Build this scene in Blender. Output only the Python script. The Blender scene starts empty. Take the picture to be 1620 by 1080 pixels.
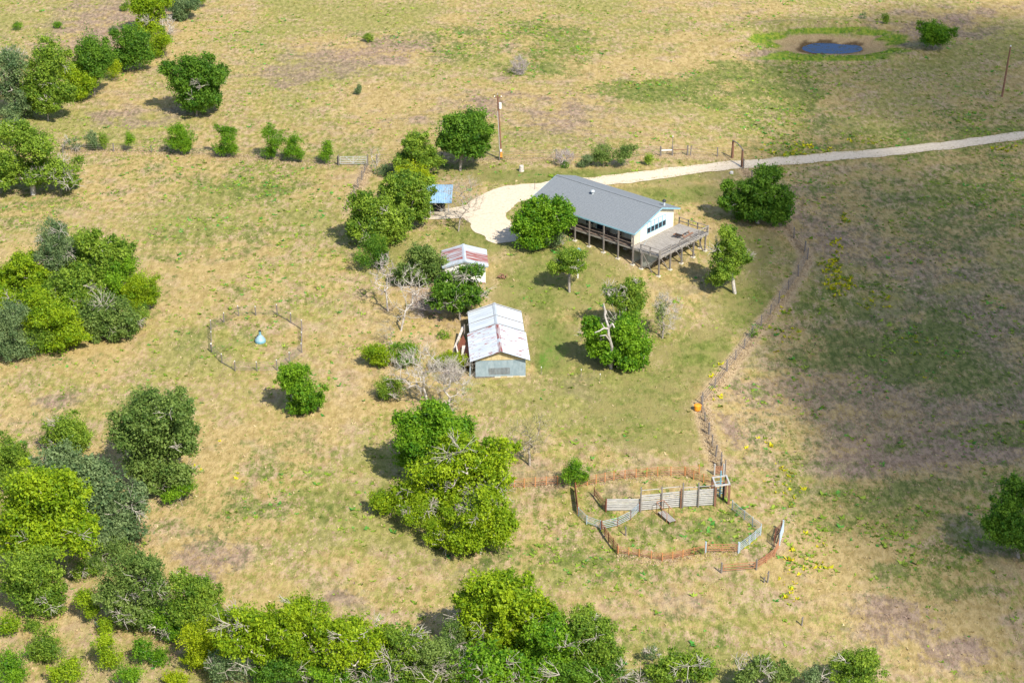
import bpy, math, random
import numpy as np
from mathutils import Vector, Matrix
R = math.radians
random.seed(7); rng = np.random.default_rng(11)
sc = bpy.context.scene
col = sc.collection

# ------------------------------------------------------------------ camera, sky, sun, exposure
PITCH = R(26.2); FPX = 3150.0; HCAM = 91.0
cam = bpy.data.cameras.new('camera'); cam.sensor_width = 36; cam.lens = 36*FPX/1620
cam.clip_start = 1; cam.clip_end = 30000
camo = bpy.data.objects.new('camera', cam); col.objects.link(camo)
camo.location = (0, 0, HCAM); camo.rotation_euler = (R(90)-PITCH, 0, 0)
sc.camera = camo
SUN_EL, SUN_AZ = R(46), R(150)            # azimuth clockwise from +Y
w = bpy.data.worlds.new('World'); sc.world = w; w.use_nodes = True
wn = w.node_tree; bg = wn.nodes['Background']
sky = wn.nodes.new('ShaderNodeTexSky'); sky.sky_type = 'NISHITA'; sky.sun_disc = False
sky.sun_elevation = SUN_EL; sky.sun_rotation = SUN_AZ
wn.links.new(sky.outputs[0], bg.inputs[0]); bg.inputs[1].default_value = 0.12
TOSUN = Vector((math.sin(SUN_AZ)*math.cos(SUN_EL), math.cos(SUN_AZ)*math.cos(SUN_EL), math.sin(SUN_EL)))
sl = bpy.data.lights.new('sun', 'SUN'); sl.energy = 4.6; sl.angle = R(0.5); sl.color = (1, .94, .82)
so = bpy.data.objects.new('sun', sl); col.objects.link(so)
so.rotation_euler = TOSUN.to_track_quat('Z', 'Y').to_euler(); so.location = (60, -60, 120)
sc.view_settings.view_transform = 'Standard'; sc.view_settings.look = 'None'
sc.view_settings.gamma = 1; sc.view_settings.use_curve_mapping = False
sc.view_settings.exposure = 0.72
sc.render.engine = 'CYCLES'
sc.cycles.max_bounces = 6; sc.cycles.transparent_max_bounces = 8

# ------------------------------------------------------------------ projection between photo pixels and the place
CT, ST = math.cos(PITCH), math.sin(PITCH)
def ray(u, v):
    d = (np.asarray(u, float)-810)/FPX; e = (np.asarray(v, float)-540)/FPX
    return d, CT-e*ST, -ST-e*CT
def proj(x, y, z):
    dz = z-HCAM
    Zc = y*CT-dz*ST; Yc = -y*ST-dz*CT
    Zc = np.where(Zc < 1, 1, Zc)
    return 810+FPX*x/Zc, 540+FPX*Yc/Zc
def flat(u, v, z=0.):
    a, b, c = ray(u, v); t = (z-HCAM)/c
    return a*t, b*t
MX, MY = flat(900, 325); PX, PY = flat(1313, 74, -.8)
def vnoise(x, y, s=0):
    xi = np.floor(x); yi = np.floor(y); fx = x-xi; fy = y-yi
    fx = fx*fx*(3-2*fx); fy = fy*fy*(3-2*fy)
    def hsh(a, b):
        n = np.sin(a*127.1+b*311.7+s*74.7)*43758.5453
        return n-np.floor(n)
    return (hsh(xi, yi)*(1-fx)+hsh(xi+1, yi)*fx)*(1-fy)+(hsh(xi, yi+1)*(1-fx)+hsh(xi+1, yi+1)*fx)*fy
def pond_r(x, y):
    return np.sqrt(((x-PX)/13.0)**2+((y-PY)/8.2)**2)+.10*(vnoise(x/2.6, y/2.0, 13)-.5)
def sstep(a, b, x):
    t = np.clip((x-a)/(b-a), 0, 1); return t*t*(3-2*t)
def H(x, y):
    x = np.asarray(x, float); y = np.asarray(y, float)
    h = 3.0*np.exp(-((x-MX)**2+(y-MY)**2)/(2*20.0**2))
    h = h+0.5*(vnoise(x/38+5, y/38, 1)-.5)+0.14*(vnoise(x/9, y/9+3, 2)-.5)
    r = pond_r(x, y)
    h = h-1.3*(1-sstep(.25, 1.0, r))+.45*np.exp(-((r-1.12)/.2)**2)
    return h
def P(u, v):
    z = 0.
    for _ in range(25):
        x, y = flat(u, v, z); z = H(x, y)
    return Vector((float(x), float(y), float(z)))
def scale_at(p):                      # photo pixels per metre across the view at p
    return FPX/(p.y*CT-(p.z-HCAM)*ST)
def at_depth(u, v, y):                # point of the view ray through a pixel at forward distance y
    a, b, c = ray(u, v); t = y/b
    return Vector((float(a*t), y, float(HCAM+c*t)))

# ------------------------------------------------------------------ materials
def mat(name, c, rough=.8, c2=None, scale=6., detail=4., stretch=(1, 1, 1), bump=0., lo=.35, hi=.65, metal=0., bdist=.02, spec=.3, rnd=False):
    m = bpy.data.materials.new(name); m.use_nodes = True
    nt = m.node_tree; b = nt.nodes['Principled BSDF']
    b.inputs['Roughness'].default_value = rough; b.inputs['Metallic'].default_value = metal
    b.inputs['Specular IOR Level'].default_value = spec
    b.inputs['Base Color'].default_value = (*c, 1)
    if c2 is not None or bump:
        tc = nt.nodes.new('ShaderNodeTexCoord'); mp = nt.nodes.new('ShaderNodeMapping')
        mp.inputs['Scale'].default_value = stretch
        nt.links.new(tc.outputs['Object'], mp.inputs[0])
        if rnd:
            oi = nt.nodes.new('ShaderNodeObjectInfo'); mu = nt.nodes.new('ShaderNodeMath'); mu.operation = 'MULTIPLY'; mu.inputs[1].default_value = 53.
            nt.links.new(oi.outputs['Random'], mu.inputs[0]); nt.links.new(mu.outputs[0], mp.inputs['Location'])
        n = nt.nodes.new('ShaderNodeTexNoise'); n.inputs['Scale'].default_value = scale; n.inputs['Detail'].default_value = detail
        n.inputs['Roughness'].default_value = .65
        nt.links.new(mp.outputs[0], n.inputs['Vector'])
        if c2 is not None:
            r = nt.nodes.new('ShaderNodeValToRGB'); r.color_ramp.elements[0].position = lo; r.color_ramp.elements[1].position = hi
            r.color_ramp.elements[0].color = (*c, 1); r.color_ramp.elements[1].color = (*c2, 1)
            nt.links.new(n.outputs['Fac'], r.inputs[0]); nt.links.new(r.outputs[0], b.inputs['Base Color'])
        if bump:
            bp = nt.nodes.new('ShaderNodeBump'); bp.inputs['Strength'].default_value = bump; bp.inputs['Distance'].default_value = bdist
            nt.links.new(n.outputs['Fac'], bp.inputs['Height']); nt.links.new(bp.outputs[0], b.inputs['Normal'])
    return m
def leafmat(name, dark, light, trans=.44):
    m = bpy.data.materials.new(name); m.use_nodes = True; nt = m.node_tree
    b = nt.nodes['Principled BSDF']; out = nt.nodes['Material Output']
    at = nt.nodes.new('ShaderNodeAttribute'); at.attribute_name = 'tint'
    r = nt.nodes.new('ShaderNodeValToRGB')
    r.color_ramp.elements[0].color = (*dark, 1); r.color_ramp.elements[1].color = (*light, 1)
    nt.links.new(at.outputs['Fac'], r.inputs[0])
    b.inputs['Roughness'].default_value = .55; b.inputs['Specular IOR Level'].default_value = .25
    tr = nt.nodes.new('ShaderNodeBsdfTranslucent'); mx = nt.nodes.new('ShaderNodeMixShader'); mx.inputs[0].default_value = trans
    nt.links.new(r.outputs[0], b.inputs['Base Color']); nt.links.new(r.outputs[0], tr.inputs['Color'])
    nt.links.new(b.outputs[0], mx.inputs[1]); nt.links.new(tr.outputs[0], mx.inputs[2]); nt.links.new(mx.outputs[0], out.inputs['Surface'])
    return m
def colmat(name, rough=.9, trans=.15):   # colour stored on the mesh, piece by piece
    m = bpy.data.materials.new(name); m.use_nodes = True; nt = m.node_tree
    b = nt.nodes['Principled BSDF']; out = nt.nodes['Material Output']
    at = nt.nodes.new('ShaderNodeAttribute'); at.attribute_name = 'tone'
    b.inputs['Roughness'].default_value = rough; b.inputs['Specular IOR Level'].default_value = .1
    tr = nt.nodes.new('ShaderNodeBsdfTranslucent'); mx = nt.nodes.new('ShaderNodeMixShader'); mx.inputs[0].default_value = trans
    nt.links.new(at.outputs['Color'], b.inputs['Base Color']); nt.links.new(at.outputs['Color'], tr.inputs['Color'])
    nt.links.new(b.outputs[0], mx.inputs[1]); nt.links.new(tr.outputs[0], mx.inputs[2]); nt.links.new(mx.outputs[0], out.inputs['Surface'])
    return m

LEAF = {
 'D': leafmat('dark_leaf', (.036, .125, .010), (.185, .330, .028)),
 'B': leafmat('bright_leaf', (.052, .170, .008), (.245, .420, .020)),
 'M': leafmat('mid_leaf', (.078, .175, .016), (.310, .430, .044)),
 'L': leafmat('lime_leaf', (.122, .240, .008), (.372, .485, .016)),
 'Y': leafmat('yellow_lime_leaf', (.180, .280, .006), (.430, .500, .012)),
 'G': leafmat('grey_green_leaf', (.075, .145, .055), (.260, .345, .140)),
 'O': leafmat('olive_leaf', (.075, .150, .026), (.260, .355, .082)),
}
M = {
 'bark': mat('grey_bark', (.20, .16, .13), .9, (.42, .38, .34), 9, bump=.5),
 'palebark': mat('pale_dead_wood', (.34, .29, .25), .85, (.58, .54, .49), 5, bump=.3),
 'palesnag': mat('bleached_dead_wood', (.32, .28, .25), .85, (.50, .47, .44), 5, bump=.3),
 'twiggrey': mat('grey_live_twig', (.30, .26, .22), .9, (.52, .48, .42), 4),
 'twig': mat('dry_twig', (.30, .25, .19), .9, (.50, .44, .34), 4),
 'olivetwig': mat('olive_twig', (.28, .26, .10), .9, (.46, .43, .18), 4),
 'paletwig': mat('pale_twig', (.37, .33, .28), .9, (.54, .50, .43), 4),
 'greytwig': mat('mauve_grey_twig', (.30, .25, .24), .9, (.48, .42, .40), 4),
 'shingle': mat('blue_grey_shingle', (.150, .168, .188), .9, (.215, .232, .248), 5, 6, (1, 3, 3), bump=.4),
 'cream': mat('cream_siding', (.70, .63, .48), .75, (.78, .71, .56), 3, stretch=(1, 1, .2)),
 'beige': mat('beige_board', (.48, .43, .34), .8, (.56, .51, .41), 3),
 'bluetrim': mat('pale_blue_trim', (.19, .37, .46), .5, (.27, .45, .53), 3),
 'white': mat('white_paint', (.66, .65, .62), .6, (.76, .75, .73), 4),
 'glass': mat('window_glass', (.015, .02, .03), .08, spec=.6),
 'screen': mat('blind_pane', (.42, .48, .56), .3, (.58, .62, .68), 6),
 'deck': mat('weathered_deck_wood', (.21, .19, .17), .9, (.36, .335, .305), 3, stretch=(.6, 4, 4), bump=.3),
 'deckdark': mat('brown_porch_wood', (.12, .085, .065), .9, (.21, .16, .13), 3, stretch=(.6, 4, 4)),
 'post': mat('grey_post_wood', (.115, .10, .09), .9, (.23, .205, .185), 5, stretch=(4, 4, .6), bump=.4),
 'concrete': mat('pale_concrete', (.46, .42, .34), .9, (.62, .57, .47), 5, bump=.3),
 'ply': mat('grey_ply', (.30, .31, .27), .9, (.42, .42, .36), 2),
 'yellowwood': mat('yellow_board', (.40, .31, .15), .85, (.50, .42, .25), 3, stretch=(3, 1, .5)),
 'bluesheet': mat('blue_grey_sheet', (.20, .265, .305), .5, (.28, .345, .385), 1.3, stretch=(2, 1, .5), rnd=True),
 'rustsheet': mat('rust_sheet', (.20, .055, .028), .85, (.32, .12, .07), 4, stretch=(6, 1, 1)),
 'galv': mat('galvanised_pipe', (.42, .46, .48), .5, (.58, .61, .62), 6, metal=.3),
 'bluepipe': mat('blue_grey_pipe', (.24, .32, .38), .55, (.46, .52, .56), 5),
 'rustpipe': mat('rusty_pipe', (.24, .095, .045), .85, (.42, .20, .11), 7),
 'rustpost': mat('orange_rust_post', (.42, .15, .045), .85, (.56, .28, .12), 5),
 'darkrust': mat('dark_rusty_steel', (.10, .032, .018), .85, (.20, .075, .045), 6),
 'whiterail': mat('weathered_white_rail', (.30, .29, .275), .75, (.48, .47, .45), 4, stretch=(.5, 3, 3)),
 'pole': mat('brown_pole_wood', (.13, .060, .036), .9, (.24, .13, .085), 5, stretch=(4, 4, .4)),
 'blackmetal': mat('black_metal', (.02, .022, .026), .4, (.04, .042, .05), 5),
 'rubber': mat('tyre_rubber', (.018, .018, .02), .9, (.04, .04, .04), 8),
 'orange': mat('orange_plastic', (.75, .26, .02), .5, (.82, .34, .03), 4),
 'amber': mat('amber_panel', (.62, .26, .03), .6, (.72, .34, .05), 4),
 'wire': mat('fence_wire', (.20, .17, .15), .6, (.32, .27, .24), 3, metal=.3),
 'feederblue': mat('blue_green_plastic', (.12, .28, .36), .4, (.18, .36, .44), 3),
 'feedertop': mat('pale_blue_plastic', (.20, .32, .38), .45, (.28, .40, .46), 3),
 'rock': mat('pale_stone', (.38, .37, .35), .9, (.55, .53, .50), 6, bump=.4),
 'brown': mat('brown_table_wood', (.20, .10, .06), .8, (.30, .17, .11), 4),
 'carroof': mat('blue_painted_sheet', (.17, .31, .46), .45, (.28, .42, .56), 1.6, stretch=(4, .8, 1), rnd=True),
}
def rustmat(name, base, base2, rust, lo, hi, st):
    m = mat(name, base, .45, base2, 1.2, 3, (1, .4, 1), rnd=True)
    nt = m.node_tree; b = nt.nodes['Principled BSDF']; b.inputs['Metallic'].default_value = .15
    src = b.inputs['Base Color'].links[0].from_socket
    tc = nt.nodes.new('ShaderNodeTexCoord'); mp = nt.nodes.new('ShaderNodeMapping'); mp.inputs['Scale'].default_value = st
    oi = nt.nodes.new('ShaderNodeObjectInfo'); mu = nt.nodes.new('ShaderNodeMath'); mu.operation = 'MULTIPLY'; mu.inputs[1].default_value = 91.
    nt.links.new(oi.outputs['Random'], mu.inputs[0]); nt.links.new(tc.outputs['Object'], mp.inputs[0]); nt.links.new(mu.outputs[0], mp.inputs['Location'])
    n = nt.nodes.new('ShaderNodeTexNoise'); n.inputs['Scale'].default_value = 1.; n.inputs['Detail'].default_value = 3
    nt.links.new(mp.outputs[0], n.inputs['Vector'])
    r = nt.nodes.new('ShaderNodeValToRGB'); r.color_ramp.elements[0].position = lo; r.color_ramp.elements[1].position = hi
    nt.links.new(n.outputs['Fac'], r.inputs[0])
    mx = nt.nodes.new('ShaderNodeMix'); mx.data_type = 'RGBA'
    nt.links.new(r.outputs[0], mx.inputs[0]); nt.links.new(src, mx.inputs[6]); mx.inputs[7].default_value = (*rust, 1)
    nt.links.new(mx.outputs[2], b.inputs['Base Color'])
    return m
M['tin_rusty'] = rustmat('tin_with_rust_streaks', (.43, .475, .53), (.54, .58, .63), (.28, .075, .05), .58, .64, (9, 1.3, 1))
M['tin_clean'] = rustmat('clean_tin', (.42, .465, .515), (.52, .56, .61), (.36, .09, .06), .74, .80, (5.5, .5, 1))
M['tin_red'] = rustmat('rusted_red_tin', (.38, .30, .30), (.46, .41, .41), (.26, .045, .03), .42, .56, (9, .6, 1))
M['tin_line'] = rustmat('tin_with_rusty_edge', (.36, .41, .45), (.46, .50, .54), (.28, .065, .045), .49, .57, (6.5, .25, 1))

# ------------------------------------------------------------------ mesh helpers
class MB:
    def __init__(s): s.v = []; s.f = []
    def add(s, vs, fs):
        o = len(s.v); s.v += [tuple(v) for v in vs]; s.f += [tuple(i+o for i in f) for f in fs]; return s
    def box(s, x0, x1, y0, y1, z0, z1):
        return s.add([(x0,y0,z0),(x1,y0,z0),(x1,y1,z0),(x0,y1,z0),(x0,y0,z1),(x1,y0,z1),(x1,y1,z1),(x0,y1,z1)],
                     [(0,3,2,1),(4,5,6,7),(0,1,5,4),(1,2,6,5),(2,3,7,6),(3,0,4,7)])
    def beam(s, a, b, w, h, up=(0, 0, 1)):
        a = Vector(a); b = Vector(b); d = (b-a).normalized(); u = Vector(up)
        sd = d.cross(u)
        if sd.length < 1e-3: sd = d.cross(Vector((1, 0, 0)))
        sd.normalize(); up2 = sd.cross(d).normalized(); sd *= w/2; up2 *= h/2
        return s.add([a-sd-up2, a+sd-up2, a+sd+up2, a-sd+up2, b-sd-up2, b+sd-up2, b+sd+up2, b-sd+up2],
                     [(0,1,2,3),(7,6,5,4),(0,4,5,1),(1,5,6,2),(2,6,7,3),(3,7,4,0)])
    def tube(s, a, b, r0, r1=None, n=8, cap=True):
        r1 = r0 if r1 is None else r1
        a = Vector(a); b = Vector(b); d = (b-a).normalized(); sd = d.orthogonal().normalized(); up = d.cross(sd)
        vs = []
        for p, r in ((a, r0), (b, r1)):
            for k in range(n):
                t = 2*math.pi*k/n; vs.append(p+sd*math.cos(t)*r+up*math.sin(t)*r)
        fs = [(k, (k+1) % n, n+(k+1) % n, n+k) for k in range(n)]
        if cap: fs += [tuple(range(n-1, -1, -1)), tuple(range(n, 2*n))]
        return s.add(vs, fs)
    def lathe(s, prof, n=16, c=(0, 0, 0)):
        vs = [(c[0]+r*math.cos(2*math.pi*k/n), c[1]+r*math.sin(2*math.pi*k/n), c[2]+z) for r, z in prof for k in range(n)]
        fs = [(i*n+k, i*n+(k+1) % n, (i+1)*n+(k+1) % n, (i+1)*n+k) for i in range(len(prof)-1) for k in range(n)]
        fs += [tuple(range(n-1, -1, -1)), tuple(range((len(prof)-1)*n, len(prof)*n))]
        return s.add(vs, fs)
    def prism(s, poly, off):          # polygon of 3-D points pushed along off
        n = len(poly); off = Vector(off); vs = [Vector(p) for p in poly]; vs += [p+off for p in vs]
        return s.add(vs, [tuple(range(n-1, -1, -1)), tuple(range(n, 2*n))]+[(k, (k+1) % n, n+(k+1) % n, n+k) for k in range(n)])
    def mesh(s, name, m):
        me = bpy.data.meshes.new(name); me.from_pydata(s.v, [], s.f)
        if m: me.materials.append(m)
        me.update(); return me
    def build(s, name, m, parent=None):
        return link(name, s.mesh(name, m), parent)
def link(name, me, parent=None, mtx=None):
    o = bpy.data.objects.new(name, me); col.objects.link(o)
    if parent: o.parent = parent
    if mtx is not None: o.matrix_local = mtx
    return o
def npmesh(name, verts, faces, m, attr=None, akind='FLOAT', an='tint', smooth=False):
    me = bpy.data.meshes.new(name); nv = len(verts); nf, k = faces.shape
    me.vertices.add(nv); me.vertices.foreach_set('co', np.ascontiguousarray(verts, np.float32).ravel())
    me.loops.add(nf*k); me.loops.foreach_set('vertex_index', np.ascontiguousarray(faces, np.int32).ravel())
    me.polygons.add(nf); me.polygons.foreach_set('loop_start', np.arange(0, nf*k, k, dtype=np.int32))
    try: me.polygons.foreach_set('loop_total', np.full(nf, k, np.int32))
    except Exception: pass
    if smooth: me.polygons.foreach_set('use_smooth', np.ones(nf, bool))
    if attr is not None:
        a = me.attributes.new(an, akind, 'POINT')
        a.data.foreach_set('value' if akind == 'FLOAT' else 'color', np.ascontiguousarray(attr, np.float32).ravel())
    me.materials.append(m); me.update(calc_edges=True); me.validate()
    return me
def empty(name, loc=(0, 0, 0), rz=0.):
    o = bpy.data.objects.new(name, None); col.objects.link(o); o.location = loc; o.rotation_euler = (0, 0, rz)
    o.empty_display_size = .3; return o
def tag(o, label=None, cat=None, group=None, kind=None):
    if label: o['label'] = label
    if cat: o['category'] = cat
    if group: o['group'] = group
    if kind: o['kind'] = kind
    return o

# ------------------------------------------------------------------ ground
def ell(u, v, lst):
    m = np.zeros_like(u)
    for e in lst:
        cx, cy, rx, ry = e[:4]; s = e[4] if len(e) > 4 else 1.
        m = np.maximum(m, s*np.exp(-(((u-cx)/rx)**2+((v-cy)/ry)**2)**1.5))
    return m
LAWN = [(950,560,220,120,.6),(890,440,150,90,.75),(1010,660,140,60,.7),(900,268,330,16,.9),(760,372,95,30,.9),(690,330,60,20,.5),(860,455,85,70,.9),(870,550,50,60,1),(1080,300,130,25,.9),(1090,440,110,50,.45),(1180,400,70,60,.6),(1170,480,70,60,.8),
        (1120,560,70,60,.85),(1060,620,90,60,.75),(1010,690,120,40,.7),(850,640,60,25,.5),(1110,690,25,50,.6),(930,690,90,30,.55),(820,330,26,22,.8),(640,400,40,40,.5),(850,575,22,26,1.2)]
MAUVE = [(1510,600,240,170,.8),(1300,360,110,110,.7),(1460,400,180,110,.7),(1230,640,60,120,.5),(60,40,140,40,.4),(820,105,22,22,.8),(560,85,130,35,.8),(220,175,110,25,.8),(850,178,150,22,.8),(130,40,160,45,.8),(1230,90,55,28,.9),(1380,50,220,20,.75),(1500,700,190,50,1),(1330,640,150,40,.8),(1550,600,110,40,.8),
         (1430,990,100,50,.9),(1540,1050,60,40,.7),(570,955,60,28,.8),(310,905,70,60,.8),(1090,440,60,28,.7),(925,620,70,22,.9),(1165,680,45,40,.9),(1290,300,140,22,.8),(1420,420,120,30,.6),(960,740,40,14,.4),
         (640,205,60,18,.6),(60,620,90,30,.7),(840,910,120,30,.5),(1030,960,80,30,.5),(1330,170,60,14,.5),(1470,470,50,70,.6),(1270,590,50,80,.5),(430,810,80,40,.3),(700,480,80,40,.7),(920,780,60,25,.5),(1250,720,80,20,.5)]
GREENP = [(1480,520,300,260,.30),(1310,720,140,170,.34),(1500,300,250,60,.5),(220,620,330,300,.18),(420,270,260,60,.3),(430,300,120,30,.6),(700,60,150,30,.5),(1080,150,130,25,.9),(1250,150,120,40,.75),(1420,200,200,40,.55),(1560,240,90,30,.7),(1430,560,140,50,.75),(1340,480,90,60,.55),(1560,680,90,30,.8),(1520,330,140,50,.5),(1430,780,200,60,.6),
          (1300,780,90,60,.55),(900,60,120,40,.6),(950,830,70,40,.5),(910,900,120,35,.55),(380,400,160,50,.45),(360,820,120,80,.5),(60,310,100,30,.5),(1520,900,120,60,.55),(1050,1000,140,40,.4),(410,550,60,35,.45),(520,740,120,100,.4),(1050,820,90,40,.6),(1060,765,100,8,.5),(460,480,60,40,.3)]
SAND = [(1212,852,15,20,1.2),(960,385,80,18,.5),(1020,410,40,14,.7),(330,560,200,60,.3),(560,870,120,60,.4),(760,620,80,30,.4),(130,960,120,60,.6),(200,1060,160,40,.6),(600,520,50,40,.4),(1590,900,60,30,.6),(990,290,10,5,.2),(500,520,40,30,.5),(770,600,60,14,.6)]
STRAW = [(200,480,330,140,.6),(420,960,70,30,.8),(480,640,200,90,.5),(20,390,60,30,.8)]
FLOW = [(1310,420,22,45,1),(1330,455,24,18,1),(1320,385,10,12,.8),(1345,345,8,10,.7),(1395,480,40,18,.45),(1245,905,26,55,.5),(1250,765,50,45,.38),(1150,615,14,45,.38),(1240,520,40,60,.3),(1450,560,80,60,.2),(1280,230,60,14,.5),(1370,215,40,10,.4),(1590,240,30,14,.5),(1170,860,14,10,.7),(1210,700,60,40,.2),(1480,880,100,60,.15),(350,740,100,60,.2),(1290,870,60,60,.3)]
POND = [(1260,84,40,4,.6),(1400,80,50,5,.6),(1225,58,26,8,.5),(1420,60,24,8,.5),(1300,92,120,6,.6),(1200,62,16,7,.9),(1230,70,22,6,.9),(1405,66,26,6,1),(1300,50,70,6,.6),(1380,52,40,6,.6),(1315,86,90,6,1),(1345,46,50,4,.5)]
YF = [(1176, 267), (1190, 284), (1215, 318), (1242, 350), (1256, 377), (1273, 398), (1277, 410), (1263, 437), (1232, 480), (1190, 534), (1150, 587), (1111, 640)]
YF2 = [(1110, 645), (1121, 688), (1132, 722), (1140, 744)]
LF = [(581, 264), (573, 285), (561, 310), (549, 334)]
BF = [(596, 257), (790, 253.5), (880, 252), (1045, 247.5), (1158, 250)]
TRAILS = [[(560, 268), (545, 400), (528, 560), (560, 740), (600, 900), (560, 960)], [(800, 386), (822, 460), (850, 560), (862, 625), (960, 690), (1060, 735)], [(1215, 850), (1290, 760), (1400, 690), (1560, 660)], [(1150, 905), (1050, 960), (960, 970), (880, 900)], [(800, 392), (770, 470), (850, 600)], [(100, 330), (300, 470), (330, 520), (300, 600), (420, 720), (600, 760)]]
LINES = None
def segd(x, y, Q):
    d = np.full(np.shape(x), 1e9)
    for (ax, ay), (bx, by) in zip(Q, Q[1:]):
        ex, ey = bx-ax, by-ay; t = np.clip(((x-ax)*ex+(y-ay)*ey)/(ex*ex+ey*ey), 0, 1)
        d = np.minimum(d, (x-ax-t*ex)**2+(y-ay-t*ey)**2)
    return np.sqrt(d)
def line_mask(x, y):
    global LINES
    if LINES is None: LINES = [([tuple(P(*p)[:2]) for p in L], w_, s_) for L, w_, s_ in [(YF, .95, 1.6), (YF2, .95, 1.5), (LF, .95, 1.4), (BF, .9, .7)]+[(L, .6, .62) for L in TRAILS]]
    xx = x+1.1*(vnoise(x/5, y/5, 81)-.5)+.5*(vnoise(x/1.5, y/1.5, 82)-.5); yy = y+1.1*(vnoise(x/5, y/5, 83)-.5)
    m = np.zeros(np.shape(x))
    for Q, w_, s_ in LINES: m = np.maximum(m, s_*np.exp(-(segd(xx if s_ < .65 else x, yy if s_ < .65 else y, Q)/w_)**2))
    return m
def masks(u, v, x, y):
    uu = u+190*(vnoise(x/16, y/16, 5)-.5)+60*(vnoise(x/4.5, y/4.5, 6)-.5)
    vv = v+90*(vnoise(x/16+9, y/16, 7)-.5)+34*(vnoise(x/4.5, y/4.5+4, 8)-.5)
    u2 = u+.35*(uu-u); v2 = v+.35*(vv-v)
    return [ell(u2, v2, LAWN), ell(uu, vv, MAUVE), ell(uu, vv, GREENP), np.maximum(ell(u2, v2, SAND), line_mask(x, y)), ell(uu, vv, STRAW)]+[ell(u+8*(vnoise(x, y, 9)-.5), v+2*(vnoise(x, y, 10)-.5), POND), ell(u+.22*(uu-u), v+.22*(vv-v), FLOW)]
def axis(a, b, step, lo, hi):
    c = list(np.arange(a, b+step, step)); s = step; x = c[-1]
    while x < hi: s *= 1.35; x += s; c.append(x)
    s = step; x = c[0]; pre = []
    while x > lo: s *= 1.35; x -= s; pre.append(x)
    return np.array(pre[::-1]+c)
gx = axis(-105, 105, .75, -6000, 6000); gy = axis(112, 345, .75, -3000, 12000)
GX, GY = np.meshgrid(gx, gy); GZ = H(GX, GY)
gu, gv = proj(GX, GY, GZ)
behind = (GY*CT-(GZ-HCAM)*ST) < 20
gu = np.where(behind, -9999, gu)
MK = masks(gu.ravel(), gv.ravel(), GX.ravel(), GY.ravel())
nx, ny = len(gx), len(gy)
idx = np.arange(nx*ny).reshape(ny, nx)
gf = np.stack([idx[:-1, :-1], idx[:-1, 1:], idx[1:, 1:], idx[1:, :-1]], -1).reshape(-1, 4)
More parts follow.
